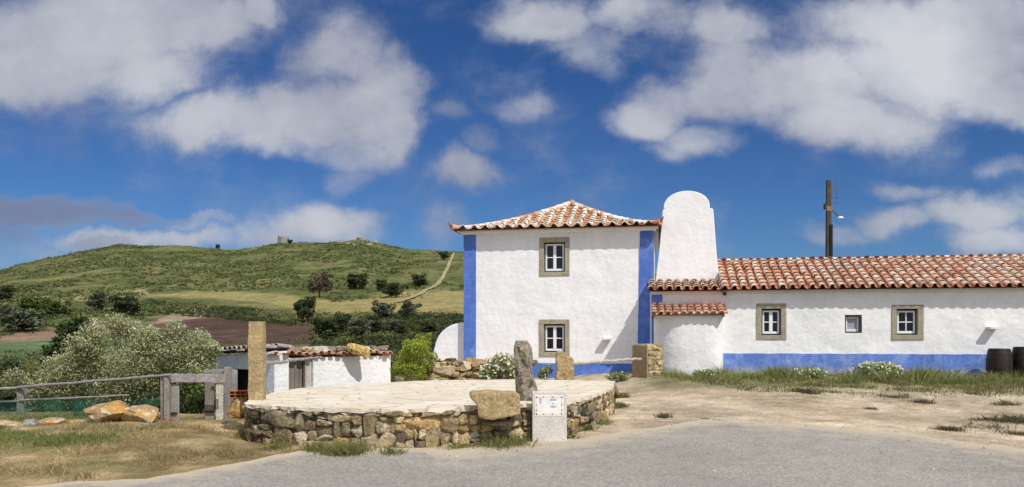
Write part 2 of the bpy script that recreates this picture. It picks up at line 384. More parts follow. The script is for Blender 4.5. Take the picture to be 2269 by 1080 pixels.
# ------------------------------------------------------------------ shape makers
def stone_verts(n=4, p=3.2):
    """cube-sphere with a rounded-box norm: unit stone"""
    V = []; F = []; idx = {}
    g = np.linspace(-1, 1, n + 1)
    def vid(q):
        k = tuple(np.round(q, 5))
        if k not in idx: idx[k] = len(V); V.append(q)
        return idx[k]
    for ax in range(3):
        for sg in (-1, 1):
            for i in range(n):
                for j in range(n):
                    f = []
                    for a, b in ((i, j), (i + 1, j), (i + 1, j + 1), (i, j + 1)):
                        q = np.zeros(3); q[ax] = sg; q[(ax + 1) % 3] = g[a]; q[(ax + 2) % 3] = g[b]; f.append(vid(q))
                    F.append(f if sg > 0 else f[::-1])
    V = np.array(V); V = V / (np.abs(V) ** p).sum(1)[:, None] ** (1 / p)
    return V, F
SV, SF = stone_verts(5, 6.); SV6, SF6 = stone_verts(10, 3.6)
def add_stone(mb, c, ex, ey, ez, col, rough=.16, fine=False, sharp=0):
    """stone at c with half-axis vectors ex, ey, ez"""
    V, F = (SV6, SF6) if fine else (SV, SF)
    V = V.copy(); s = random.uniform(0, 999)
    k = 1.1
    for i, q in enumerate(V):
        w = Vector(q)
        d = mnoise.noise(w * k + Vector((s, s * .3, -s))) + .45 * mnoise.noise(w * 2.6 + Vector((s, -s, s)))
        if fine: d += .3 * mnoise.noise(w * 6 + Vector((s, -s, s))) + .15 * mnoise.noise(w * 14 + Vector((s, 3, s)))
        V[i] = q * (1 + rough * d)
    if sharp:                        # cut a few random planes for angular faces
        for _ in range(sharp):
            nn = rng.normal(size=3); nn /= np.linalg.norm(nn); dd = random.uniform(.72, .95)
            h = V @ nn - dd; V -= np.where(h > 0, h, 0)[:, None] * nn
    P = np.asarray(c) + V[:, :1] * np.asarray(ex) + V[:, 1:2] * np.asarray(ey) + V[:, 2:] * np.asarray(ez)
    cc = np.asarray(col) * (1 + .12 * (rng.random((len(V), 1)) - .5))
    mb.add(P, F, cc)
STONE = [(.44, .34, .19), (.37, .29, .165), (.22, .175, .11), (.36, .31, .21), (.29, .23, .14), (.50, .41, .25), (.12, .105, .08), (.40, .35, .26), (.38, .27, .13), (.50, .44, .32)]
def split_rect(t0, t1, z0, z1, out, big, small):
    w, h = t1 - t0, z1 - z0
    lim = random.uniform(small, big)
    if (w < lim * 1.5 and h < lim * .8) or w < small * .6 or h < small * .5: out.append((t0, t1, z0, z1)); return
    if w > h * 1.5 * random.uniform(.7, 1.3):
        m = t0 + w * random.uniform(.34, .66); split_rect(t0, m, z0, z1, out, big, small); split_rect(m, t1, z0, z1, out, big, small)
    else:
        m = z0 + h * random.uniform(.34, .66); split_rect(t0, t1, z0, m, out, big, small); split_rect(t0, t1, m, z1, out, big, small)
def rubble_face(mb, p0, p1, z0, z1, nrm, big, small, depth=.09, pal=STONE, proud=.0):
    """rubble stones packed on a wall face from p0 to p1 (xy), facing nrm"""
    p0 = np.array(p0, float); p1 = np.array(p1, float); L = np.hypot(*(p1 - p0)); t = (p1 - p0) / L
    out = []; split_rect(0, L, z0, z1, out, big, small)
    for a, b, c, d in out:
        q = p0 + t * (a + b) / 2
        n3 = np.array((nrm[0], nrm[1], 0)); tt = np.array((t[0], t[1], 0)); r = random.uniform(-.12, .12)
        up = np.array((0, 0, 1.)); ex = (tt * math.cos(r) + up * math.sin(r)) * (b - a) * .53; ez = (up * math.cos(r) - tt * math.sin(r)) * (d - c) * .53
        dep = depth * random.uniform(.75, 1.35)
        cc = np.array((q[0], q[1], (c + d) / 2)) - n3 * (depth * .55 - proud) + n3 * random.uniform(-.02, .02)
        col = np.array(random.choice(pal)) * random.uniform(.75, 1.25)
        add_stone(mb, cc, ex, n3 * dep, ez, col, .2, sharp=4)

def leaves(mb, C, size, cols, asp=.45, up=0.):
    n = len(C); a = rng.normal(size=(n, 3)); a[:, 2] += up; a /= np.linalg.norm(a, axis=1)[:, None]
    b = rng.normal(size=(n, 3)); b -= (b * a).sum(1)[:, None] * a; b /= np.linalg.norm(b, axis=1)[:, None]
    s = (size[0] + (size[1] - size[0]) * rng.random(n))[:, None]
    V = np.stack([C - a * s, C + b * s * asp, C + a * s, C - b * s * asp], 1)
    mb.addq(V, 4, np.repeat(cols, 4, 0))
def lobe_points(lobes, n, inner=.5, squash=1.):
    """points in the outer shells of ellipsoid lobes (x,y,z,rx,rz); returns points and a 0..1 light value"""
    w = np.array([l[3] ** 2 for l in lobes]); w = w / w.sum(); k = rng.choice(len(lobes), n, p=w)
    A = np.array(lobes)[k]; d = rng.normal(size=(n, 3)); d /= np.linalg.norm(d, axis=1)[:, None]
    f = inner + (1 - inner) * rng.random(n) ** .6
    # clumps: radius modulated by direction noise
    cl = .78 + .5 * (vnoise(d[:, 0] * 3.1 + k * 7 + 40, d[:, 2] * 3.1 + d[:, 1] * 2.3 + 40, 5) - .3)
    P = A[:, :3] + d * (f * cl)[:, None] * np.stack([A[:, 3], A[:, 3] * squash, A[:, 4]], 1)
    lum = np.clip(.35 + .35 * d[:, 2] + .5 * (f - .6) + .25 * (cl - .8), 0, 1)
    return P, lum
def blades(mb, P, h, w, cb, ct, lean=.5):
    n = len(P); a = rng.random(n) * 2 * math.pi; H = h[0] + (h[1] - h[0]) * rng.random(n) ** 1.4
    cl = fbm(P[:, 0] * 1.6, P[:, 1] * 1.6, 3, 131); H = H * (.35 + 1.5 * S(cl, .3, .7)); tone = (.75 + .5 * fbm(P[:, 0] * .9, P[:, 1] * .9, 3, 137))[:, None]; cb = cb * tone; ct = ct * tone
    t = np.stack([np.cos(a), np.sin(a), np.zeros(n)], 1); W = (w[0] + (w[1] - w[0]) * rng.random(n))[:, None]
    l = rng.random(n) * 2 * math.pi; ln = np.stack([np.cos(l), np.sin(l), np.zeros(n)], 1) * (H * lean * rng.random(n))[:, None]
    tip = P + ln + np.stack([np.zeros(n), np.zeros(n), H], 1)
    mid = P + ln * .35 + np.stack([np.zeros(n), np.zeros(n), H * .6], 1)
    V = np.stack([P - t * W, P + t * W, mid + t * W * .7, tip, mid - t * W * .7], 1)
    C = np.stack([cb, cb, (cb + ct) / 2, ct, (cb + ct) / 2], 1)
    mb.addq(V, 5, C.reshape(-1, 3))
def pick(pal, n, jit=.25):
    c = np.array(pal)[rng.integers(0, len(pal), n)]; return c * (1 + jit * (rng.random((n, 1)) - .5) * 2)

# ------------------------------------------------------------------ clay tile roofs
def canal_tiles(mb, surf, rows, cols, pitch, expo, pal_c, pal_p, keep=None, rc=.105, rp=.085, lift=.03, mono=False, seed=1):
    """cover and pan tiles. surf(r, t)->(point, normal) with r metres along the eave and t metres up the slope"""
    rnd = random.Random(seed); nseg = 6
    for c in range(cols):
        for kind in (0, 1):                     # 0 pan, 1 cover
            r = (c + (.5 if kind == 0 else 0)) * pitch
            for k in range(rows):
                t0 = k * expo - .03; t1 = t0 + expo + .07
                if keep and not keep(r, (t0 + t1) / 2): continue
                jr = rnd.uniform(-.016, .016); sk = rnd.uniform(-.018, .018); sl_ = rnd.uniform(-.03, .02) if k else 0; t0 += sl_; t1 += sl_; lf = rnd.uniform(0, .012)
                V = []; C = []
                pc_ = pal_c if kind else pal_p; pp_ = surf(r, t0)[0]; reg = float(fbm(np.array(pp_[0] * .8), np.array((pp_[1] + pp_[2]) * .8), 3, 151)); base = np.array(pc_[int(min(.999, max(0, reg * 1.3 - .15 + rnd.uniform(-.35, .35))) * len(pc_))]) * rnd.uniform(.85, 1.15)
                pale = base if mono else base * .58 + np.array((.68, .58, .46)) * .42
                for e, (t, wd, hh) in enumerate(((t0, 1.0, .045 + lift * kind + lf), (t1, .78, .005 + lift * kind))):
                    p, nrm, right = surf(r + jr + (sk if e else 0), t)
                    p = np.array(p); nrm = np.array(nrm); right = np.array(right)
                    rad = (rc if kind else rp) * wd
                    for j in range(nseg + 1):
                        a = math.pi * j / nseg
                        x = -math.cos(a) * rad; y = math.sin(a) * rad * (.85 if kind else -.6)
                        V.append(p + right * x + nrm * (y + hh + (0 if kind else .03)))
                        C.append((pale if (e == 0 and kind) else base) if kind else base * (1. if e == 0 else .8))
                n = nseg + 1
                F = [(j, j + 1, n + j + 1, n + j) for j in range(nseg)]
                if kind:                        # thickness at the lower lip
                    b = len(V)
                    p, nrm, right = surf(r + jr, t0); p = np.array(p); nrm = np.array(nrm); right = np.array(right); rad = rc - .022
                    for j in range(n):
                        a = math.pi * j / nseg
                        V.append(p + right * (-math.cos(a) * rad) + nrm * (math.sin(a) * rad * .85 + .045 + lift)); C.append(pale * .8)
                    F += [(j + 1, j, b + j, b + j + 1) for j in range(nseg)]
                mb.add(V, F, np.array(C))
PAL_MIX = [(.72, .55, .41), (.66, .37, .22), (.60, .26, .145), (.74, .61, .48), (.66, .35, .20), (.50, .22, .13), (.76, .58, .43), (.70, .44, .28), (.66, .48, .35), (.72, .53, .42)]
PAL_RED = [(.64, .28, .14), (.58, .22, .11), (.50, .18, .10), (.68, .37, .21), (.46, .17, .095)]
PAL_PALE = [(.88, .82, .72), (.84, .76, .64), (.90, .85, .77), (.80, .69, .55)]

# ------------------------------------------------------------------ buildings (local frame: x along the front, y into the building)
ANG = R(10.5); ORG = (1.663, 28.6, 0)
def loc2w(s, d, z=0):
    return Vector((ORG[0] + s * math.cos(ANG) + d * math.sin(ANG), ORG[1] - s * math.sin(ANG) + d * math.cos(ANG), z))
def wall_front(mb, s0, s1, z0, z1, d, holes, cell=.16, amp=.022, seed=0):
    """front wall skin with openings, gently uneven like hand-laid lime render"""
    def cuts(a, b, marks):
        m = sorted(set([a, b] + [x for x in marks if a < x < b])); o = []
        for p, q in zip(m, m[1:]):
            n = max(1, int(round((q - p) / cell))); o += [p + (q - p) * k / n for k in range(n)]
        return np.array(o + [b])
    xs = cuts(s0, s1, [h[i] for h in holes for i in (0, 1)]); zs = cuts(z0, z1, [h[i] for h in holes for i in (2, 3)])
    X, Z = np.meshgrid(xs, zs); nx = len(xs)
    edge = np.minimum(S(X, s0, s0 + .12), 1 - S(X, s1 - .12, s1)); 
    Y = d - amp * (fbm(X * 1.1 + seed, Z * 1.1, 4, 90 + seed) - .5) * 2 * edge
    F = []
    for j in range(len(zs) - 1):
        for i in range(nx - 1):
            cx, cz = (xs[i] + xs[i + 1]) / 2, (zs[j] + zs[j + 1]) / 2
            if any(h[0] < cx < h[1] and h[2] < cz < h[3] for h in holes): continue
            F.append((j * nx + i, j * nx + i + 1, (j + 1) * nx + i + 1, (j + 1) * nx + i))
    mb.add(np.stack([X, Y, Z], -1).reshape(-1, 3), F)
def window(parent, s0, s1, z0, z1, d, fw=(.17, .17, .15, .17), two_leaf=True, leafshift=0., label=None, curtain=False, stone=True):
    """stone surround (s0..s1, z0..z1 outer), dark rebate, white casement with small panes"""
    w = bpy.data.objects.new('window', None); w.empty_display_size = .2; link(w, parent)
    if label: w['label'] = label
    a, b, c, e = s0 + fw[0], s1 - fw[1], z0 + fw[2], z1 - fw[3]
    if stone:
        m = MB(); m.box(s0, s1, d - .035, d + .20, z0, c); m.box(s0 + .006, s1 - .006, d - .035, d + .20, e, z1)
        m.box(s0 + .003, a, d - .033, d + .20, c, e); m.box(b, s1 - .003, d - .033, d + .20, c, e)
        bevel(m.build('frame', M['granite'], w), .012)
    else:
        m = MB(); m.box(s0, s1, d + .02, d + .16, z0, c); m.box(s0, s1, d + .02, d + .16, e, z1); m.box(s0, a, d + .02, d + .16, c, e); m.box(b, s1, d + .02, d + .16, c, e)
        m.build('frame', M['darkwood'], w)
    if stone:
        m = MB(); g = .042
        m.box(a, b, d + .145, d + .19, c, c + g); m.box(a, b, d + .145, d + .19, e - g * 1.3, e); m.box(a, a + g, d + .145, d + .19, c + g, e - g * 1.3); m.box(b - g, b, d + .145, d + .19, c + g, e - g * 1.3)
        m.build('rebate', M['darkwood'], w); a += g; b -= g; c += g; e -= g * 1.3
    y0, y1 = d + .10, d + .15; t = .055; mid = (a + b) / 2 + leafshift; bar = .034; zm = c + (e - c) * .5
    m = MB()
    m.box(a, b, y0, y1, e - t, e); m.box(a, b, y0, y1, c, c + t * 1.4)
    m.box(a, a + t, y0, y1, c + t * 1.4, e - t); m.box(b - t, b, y0, y1, c + t * 1.4, e - t)
    if two_leaf is True: m.box(mid - t, mid + t, y0 - .004, y1, c + t * 1.4, e - t)
    elif two_leaf == 'bars': m.box(mid - bar / 2, mid + bar / 2, y0 + .006, y1, c + t * 1.4, e - t)
    if two_leaf: m.box(a + t, b - t, y0 + .012, y1 - .01, zm - bar / 2, zm + bar / 2)
    bevel(m.build('casement', M['paint'], w), .006, 1)
    m = MB(); m.box(a, b, y1 - .012, y1 + .006, c, e); m.build('pane', M['curtain'] if curtain else M['glass'], w)
    if stone:                                      # dark box standing in for the unlit room behind
        m = MB(); m.box(a - .03, b + .03, d + .18, d + .5, c - .03, e + .03); m.build('dark_room', M['darkwood'], w)
    return w
def spout(parent, s, z, d):
    m = MB(); m.prism([(s - .13, z - .05), (s + .13, z - .05), (s + .15, z + .03), (s - .15, z + .03)], d - .30, d + .05)
    o = m.build('spout', M['white'], parent); bevel(o, .012); return o

# ---- main two-storey house
house = thing('farmhouse', 'two storey white house with blue corner bands and pyramid tiled roof', 'house', ORG, -ANG)
S0, S1, ZE, DD = -3.46, 3.32, 5.24, 6.8
W1 = (-.70, .39, 3.67, 5.05); W2 = (-.70, .39, .81, 2.13)
hole = lambda w, g=.02: (w[0] + g, w[1] - g, w[2] + g, w[3] - g)
m = MB(); wall_front(m, S0, S1, -.4, ZE, 0, [hole(W1), hole(W2)], seed=1)
m.add([(S0, 0, -.4), (S0, DD, -.4), (S1, DD, -.4), (S1, 0, -.4), (S0, 0, ZE), (S0, DD, ZE), (S1, DD, ZE), (S1, 0, ZE)], [(0, 4, 5, 1), (1, 5, 6, 2), (2, 6, 7, 3), (4, 7, 6, 5)])
m.build('wall', M['white'], house)
def band(name, s0, s1, z0, z1, d, parent, mat, top=None, seed=0):
    """painted band as a thin skin of lime paint with a hand-drawn edge"""
    n = max(2, int((z1 - z0) / .2)); k = max(2, int((s1 - s0) / .25))
    if (z1 - z0) > (s1 - s0):
        V = []
        for j in range(n + 1):
            z = z0 + (z1 - z0) * j / n; sh = (top or 0) * j / n
            jl, jr = random.uniform(-.008, .008), random.uniform(-.008, .008)
            V += [(s0 + sh + jl, d, z), (s1 + jr * 0, d, z)]
        L = n
    else:
        V = []
        for j in range(k + 1):
            s = s0 + (s1 - s0) * j / k
            V += [(s, d, z1 + random.uniform(-.008, .008)), (s, d, z0)]
        L = k
    nb = len(V); V2 = V + [(x, y + .034, z) for x, y, z in V]
    F = [(2 * j, 2 * j + 1, 2 * j + 3, 2 * j + 2) for j in range(L)]
    F += [(2 * j, 2 * j + 2, nb + 2 * j + 2, nb + 2 * j) for j in range(L)] + [(2 * j + 1, nb + 2 * j + 1, nb + 2 * j + 3, 2 * j + 3) for j in range(L)]
    F += [(0, nb, nb + 1, 1), (2 * L, 2 * L + 1, nb + 2 * L + 1, nb + 2 * L)]
    m = MB(); m.add(V2, F); o = recalc(m.build(name, mat, parent)); return o
band('corner_band', S0 - .012, S0 + .44, -.4, ZE - .02, -.026, house, M['blue'])
band('corner_band', S1 - .58, S1 + .008, -.4, ZE - .02, -.026, house, M['blue'], top=.12)
band('plinth_band', S0 + .44, S1 - .57, -.4, .565, -.024, house, M['blue'])
m = MB(); m.box(S0 - .10, S1 + .09, -.10, DD + .1, ZE - .03, ZE + .05); m.box(S0 - .22, S1 + .17, -.22, DD + .2, ZE + .05, ZE + .10)
m.build('cornice', M['white'], house)
window(house, *W1, 0); window(house, *W2, 0)
spout(house, 1.73, 1.45, 0)
# buttress on the left
arc = [(-5.15, -1.2), (-4.72, .9)] + [(-3.52 - 1.02 * math.cos(R(a)) - .1 * (1 - a / 90), 1.15 + .88 * math.sin(R(a))) for a in range(10, 91, 8)] + [(-3.44, 2.03), (-3.44, -1.2)]
m = MB(); m.prism(arc, .25, 1.7); bevel(m.build('buttress', M['white'], house), .05, 3)
# hip roof
A0, A1, B0, B1 = -3.80, 3.56, -.44, 7.25; AP = (.08, 3.40); ZR0, HR = ZE + .11, 1.43; EXPO = 1.42
def hipface(i):
    c = [(A0, B0), (A1, B0), (A1, B1), (A0, B1)]; p, q = np.array(c[i]), np.array(c[(i + 1) % 4])
    right = (q - p) / np.hypot(*(q - p)); inn = np.array((-right[1], right[0])); run = (np.array(AP) - p) @ inn; L = np.hypot(*(q - p)); rc = (np.array(AP) - p) @ right
    return p, right, inn, run, L, rc
def hz_(f): return ZR0 + HR * max(0, min(f, 1.05)) ** EXPO
roof_root = None
dk = MB(); tl = MB()
for i in range(4):
    p, right, inn, run, L, rc = hipface(i)
    slope_len = math.hypot(run, HR)
    def surf(r, t, p=p, right=right, inn=inn, run=run, sl=slope_len):
        f = t / sl; q = p + right * r + inn * run * f
        dz = HR * EXPO * max(f, .05) ** (EXPO - 1) / run; nn = np.array((-inn[0] * dz, -inn[1] * dz, 1)); nn /= np.linalg.norm(nn)
        lo, hi = rc * f, L - (L - rc) * f
        edge = min(r - lo, hi - r)
        up = .055 * max(0, 1 - max(edge, 0) / .8) ** 2 * max(0, 1 - f * 4)       # upturned corners
        return (q[0], q[1], hz_(f) + up), nn, (right[0], right[1], 0)
    pitch = L / round(L / .40)
    canal_tiles(tl, surf, int(slope_len / .36) + 1, int(round(L / pitch)) + 1, pitch, .36, PAL_PALE, [(.60, .30, .16), (.52, .23, .12), (.64, .40, .24), (.48, .22, .12)],
                keep=lambda r, t, sl=slope_len, L=L, rc=rc: rc * t / sl - .04 <= r <= L - (L - rc) * t / sl + .04 and t < sl, rc=.10, rp=.125, mono=True, lift=.02, seed=10 + i)
    V = []; N = 8
    for k in range(N + 1):
        f = k / N; a, b = p + right * (rc * f) + inn * run * f, p + right * (L - (L - rc) * f) + inn * run * f
        V += [(a[0], a[1], hz_(f) - .015), (b[0], b[1], hz_(f) - .015)]
    dk.add(V, [(2 * k, 2 * k + 1, 2 * k + 3, 2 * k + 2) for k in range(N)])
dk.add([(A0, B0, ZR0 - .012), (A1, B0, ZR0 - .012), (A1, B1, ZR0 - .012), (A0, B1, ZR0 - .012)], [(0, 3, 2, 1)])
roof = tl.build('roof', M['tile'], house); dk.build('underlay', M['deck'], roof)
hp = MB()
for c in ((A0, B0), (A1, B0), (A1, B1), (A0, B1)):
    N = 15
    for k in range(N):
        f0, f1 = k / N - .005, (k + 1) / N + .02
        P0 = Vector((c[0] + (AP[0] - c[0]) * f0, c[1] + (AP[1] - c[1]) * f0, hz_(f0) + .05 + .05 * max(0, 1 - f0 * 5) ** 2)); P1 = Vector((c[0] + (AP[0] - c[0]) * f1, c[1] + (AP[1] - c[1]) * f1, hz_(f1) + .035))
        hp.tube(P0, P1, .105, .085, 8, np.array(random.choice(PAL_PALE + PAL_MIX)) * random.uniform(.85, 1.15))
    dx, dy = c[0] - AP[0], c[1] - AP[1]; l = math.hypot(dx, dy); dx /= l; dy /= l
    b = Vector((c[0], c[1], ZR0 + .13)); t_ = b + Vector((dx * .10, dy * .10, .05)); hp.tube(b - Vector((dx * .15, dy * .15, .02)), t_, .07, .045, 7, (.28, .14, .09)); hp.tube(t_ - Vector((dx * .02, dy * .02, .01)), t_ + Vector((dx * .06, dy * .06, .09)), .04, .012, 7, (.28, .14, .09))
hp.build('hip_tile', M['tile'], roof)
m = MB(); m.tube((AP[0], AP[1], ZR0 + HR - .02), (AP[0], AP[1], ZR0 + HR + .14), .16, .09, 10, (.5, .22, .11)); m.tube((AP[0], AP[1], ZR0 + HR + .14), (AP[0], AP[1], ZR0 + HR + .23), .05, .012, 8, (.42, .15, .08))
m.build('finial', M['tile'], roof)

# ---- long single-storey annex
ann = thing('farm_annex', 'long low white wing with blue base, tiled roof and round topped chimney', 'house', ORG, -ANG)
DW = -1.2; T0, T1 = 3.22, 17.5; EZ, ED, RZ, RD = 2.98, DW - .36, 4.09, 1.3
V1 = (6.63, 7.58, 1.42, 2.60); V2 = (9.37, 9.88, 1.64, 2.22); V3 = (10.76, 11.71, 1.42, 2.53)
m = MB(); wall_front(m, T0, T1, -.3, EZ + .10, DW, [hole(V1), hole(V2, 0), hole(V3)], amp=.03, seed=4)
DB = 2 * RD - DW
m.add([(T0, DW, -.3), (T0, DB, -.3), (T1, DB, -.3), (T1, DW, -.3), (T0, DW, EZ + .1), (T0, DB, EZ + .1), (T1, DB, EZ + .1), (T1, DW, EZ + .1), (T0, RD, EZ + .3), (T1, RD, RZ - .06)],
      [(0, 4, 8, 5, 1), (1, 5, 6, 2), (2, 6, 9, 7, 3)])
m.build('wall', M['white'], ann)
band('plinth_band', 5.55, T1, -.3, .975, DW - .034, ann, M['bluefade'])
band('corner_band', T0 + .055, T0 + .40, -.3, EZ + .02, DW - .034, ann, M['blue'])
window(ann, *V1, DW); window(ann, *V3, DW, two_leaf='bars', leafshift=.0, fw=(.15, .18, .16, .13))
window(ann, *V2, DW, two_leaf=False, fw=(.035, .07, .04, .06), curtain=True, stone=False, label='small square window with a dark frame and grey curtained pane')
spout(ann, 13.66, 1.80, DW)
m = MB(); m.box(T0 + .05, T1, DW - .10, DW + .02, EZ - .06, EZ + .06); m.build('cornice', M['white'], ann)
tl = MB(); LS = math.hypot(RD - ED, RZ - EZ)
def wsurf(r, t):
    f = t / LS; nn = np.array((0, -(RZ - EZ), RD - ED)) / LS
    sag = .035 * (fbm(np.array((T0 + r) * .55), np.array(t * .5), 3, 77) - .5)
    return (T0 - .02 + r, ED + (RD - ED) * f, EZ + .06 + (RZ - EZ) * f + float(sag)), nn, (1, 0, 0)
def bsurf(r, t):
    f = t / LS; nn = np.array((0, (RZ - EZ), RD - ED)) / LS
    return (T1 - r, 2 * RD - ED - (RD - ED) * f, EZ + .06 + (RZ - EZ) * f), nn, (-1, 0, 0)
RS = 5.62                                    # the steep main roof starts right of the chimney; a flatter strip runs in front of it
canal_tiles(tl, lambda r, t: wsurf(r + RS - T0 + .02, t), 9, int((T1 - RS) / .30) + 1, .30, .36, PAL_MIX, PAL_RED, rc=.108, rp=.095, seed=3)
SLP = .25; LQ = 1.6 * math.hypot(1, SLP)
def qsurf(r, t):
    nn = np.array((0, -SLP, 1)) / math.hypot(1, SLP); c = t / math.hypot(1, SLP)
    return (T0 + .05 + r, ED + c, EZ + .05 + SLP * c), nn, (1, 0, 0)
canal_tiles(tl, qsurf, 4, 9, .288, .40, [(.62, .46, .33), (.58, .34, .20), (.55, .42, .30), (.60, .30, .17), (.64, .52, .40)], PAL_RED, rc=.115, rp=.09, seed=12)
canal_tiles(tl, bsurf, 9, int((T1 - RS) / .30) + 1, .30, .36, PAL_MIX, PAL_RED, rc=.105, rp=.095, seed=5)
roof2 = tl.build('roof', M['tile'], ann)
m = MB(); m.add([(RS - .08, ED + .03, EZ + .04), (T1, ED + .03, EZ + .04), (T1, RD, RZ + .04), (RS - .08, RD, RZ + .04), (RS - .08, 2 * RD - ED, EZ + .04), (T1, 2 * RD - ED, EZ + .04)], [(0, 1, 2, 3), (3, 2, 5, 4)])
m.add([(T0 - .03, ED + .03, EZ + .03), (RS - .07, ED + .03, EZ + .03), (RS - .07, .04, EZ + .02 + SLP * 1.57), (T0 - .03, .04, EZ + .02 + SLP * 1.57)], [(0, 1, 2, 3)])
m.add([(RS - .085, ED + .04, EZ - .02), (RS - .085, RD, EZ - .02), (RS - .085, RD, RZ + .035), (RS - .085, ED + .04, EZ + .035)], [(0, 1, 2, 3)])
m.build('underlay', M['deck'], roof2)
rd = MB()
for k in range(int((T1 - RS) / .36) + 1):
    x = RS - .05 + k * .36; rd.tube((x - .03, RD, RZ + .10 + random.uniform(-.012, .012)), (x + .39, RD, RZ + .09), .115, .10, 10, np.array(random.choice(PAL_MIX)) * random.uniform(.8, 1.2))
rd.build('ridge_tile', M['tile'], roof2)
# chimney
cp = [(3.33, 2.95), (3.38, 3.38), (3.51, 4.45), (3.60, 5.39), (3.635, 5.92), (3.70, 5.945), (3.672, 5.99)]
cp += [(4.455 - .785 * math.cos(R(a)), 6.0 + .57 * math.sin(R(a)) ** .92) for a in range(7, 174, 8)]
cp += [(5.24, 5.99), (5.215, 5.955), (5.345, 5.92), (5.375, 5.6), (5.46, 4.41), (5.57, 3.35), (5.60, 2.95)]
m = MB(); m.prism(cp, .03, .95); ch = m.build('chimney', M['smoothwhite'], ann); bevel(ch, .035, 3)
# rounded oven with its own little roof
ov = bpy.data.objects.new('oven', None); link(ov, ann)
m = MB(); N = 40; rows_ = 16; OC, OA, OB = 4.465, 1.135, 1.02
V = []
for j in range(rows_ + 1):
    z = -.3 + 2.62 * j / rows_
    for i in range(N + 1):
        a = math.pi * i / N; c, s_ = math.cos(a), math.sin(a)
        x = OC + .0 - (OA if c > 0 else 1.085) * math.copysign(abs(c) ** (.95 if c > 0 else .42), c); y = DW + .02 - OB * abs(s_) ** (.9 if c > 0 else .35)
        k = .018 * (fbm(np.array(x * 1.3), np.array(z * 1.3), 3, 55) - .5) * 2
        V.append((x + c * -k, y - s_ * k, z))
m.add(V, [(j * (N + 1) + i, j * (N + 1) + i + 1, (j + 1) * (N + 1) + i + 1, (j + 1) * (N + 1) + i) for j in range(rows_) for i in range(N)])
recalc(m.build('oven_wall', M['white'], ov, smooth=True))
tl = MB(); oz0, oz1, od0, od1 = 2.20, 2.56, DW - 1.16, DW + .02; ol = math.hypot(oz1 - oz0, od1 - od0)
def osurf(r, t):
    f = t / ol; nn = np.array((0, -(oz1 - oz0), od1 - od0)) / ol
    return (3.34 + r, od0 + (od1 - od0) * f, oz0 + (oz1 - oz0) * f), nn, (1, 0, 0)
canal_tiles(tl, osurf, 4, 10, .235, .33, PAL_RED + [(.5, .25, .13), (.5, .36, .22)], PAL_RED, rc=.09, rp=.07, seed=8)
orf = tl.build('oven_roof', M['tile'], ov)
m = MB(); m.add([(3.30, od0 + .04, oz0 - .01), (5.56, od0 + .04, oz0 - .01), (5.56, od1, oz1 - .01), (3.30, od1, oz1 - .01)], [(0, 1, 2, 3)])
m.add([(3.30, od0 + .04, oz0 - .05), (3.30, od1, oz0 - .05), (3.30, od1, oz1 - .03)], [(0, 1, 2)]); m.add([(5.56, od0 + .04, oz0 - .05), (5.56, od1, oz0 - .05), (5.56, od1, oz1 - .03)], [(0, 2, 1)])
m.build('underlay', M['mortar'], orf)
m = MB(); m.tube((5.62, ED - .02, EZ - .08), (5.62, DW, EZ - .04), .055, .055, 10); m.build('spout_pipe', M['iron'], ann)

# ------------------------------------------------------------------ oak barrels
def barrel():
    root = bpy.data.objects.new('barrel', None); link(root)
    H, r0, r1, N = .98, .285, .355, 22
    m = MB(); ring = 9; V = []; C = []
    st = [np.array((.026, .014, .010)) * random.uniform(.6, 1.5) for _ in range(N)]
    for i in range(N):
        for j in range(ring + 1):
            z = H * j / ring; r = r0 + (r1 - r0) * math.sin(math.pi * j / ring) ** .8
            for e, dr in ((.02, 0), (.98, 0)):
                a = 2 * math.pi * (i + e) / N; V.append(((r) * math.cos(a), r * math.sin(a), z)); C.append(st[i])
    F = []
    for i in range(N):
        b = i * (ring + 1) * 2
        for j in range(ring): F.append((b + 2 * j, b + 2 * j + 1, b + 2 * j + 3, b + 2 * j + 2))
        b2 = ((i + 1) % N) * (ring + 1) * 2
        for j in range(ring): F.append((b + 2 * j + 1, b2 + 2 * j, b2 + 2 * j + 2, b + 2 * j + 3))
    m.add(V, F, np.array(C)); m.build('stave_body', M['barrel'], root)
    m = MB(); m.tube((0, 0, H - .05), (0, 0, H - .03), r0 - .004, r0 - .004, 24, (.05, .03, .02)); m.build('head', M['barrel'], root)
    for z in (.03, .17, .33, .62, .78, .90):
        rr = lambda zz: r0 + (r1 - r0) * math.sin(math.pi * zz / H) ** .8 + .005
        m = MB(); m.tube((0, 0, z), (0, 0, z + .045), rr(z), rr(z + .045), 32, caps=False); m.build('hoop', M['iron'], root)
    return root
def copy_tree(o, parent=None):
    c = o.copy(); COL.objects.link(c)
    if parent is not None: c.parent = parent
    for ch in list(o.children): copy_tree(ch, c)
    return c
b1 = barrel(); b2 = copy_tree(b1)
p = loc2w(13.62, -1.9); b1.location = (p.x, p.y, float(zt(p.x, p.y)) - .02)
p2 = loc2w(14.36, -1.78); b2.location = (p2.x, p2.y, float(zt(p2.x, p2.y)) - .01); b2.rotation_euler = (0, 0, 1.1)
tag(b1, 'dark hooped wooden barrel standing whole in view before the blue base band', 'barrel', 'barrels against the annex wall')
tag(b2, 'dark wooden barrel cut off by the right edge of the picture', 'barrel', 'barrels against the annex wall')

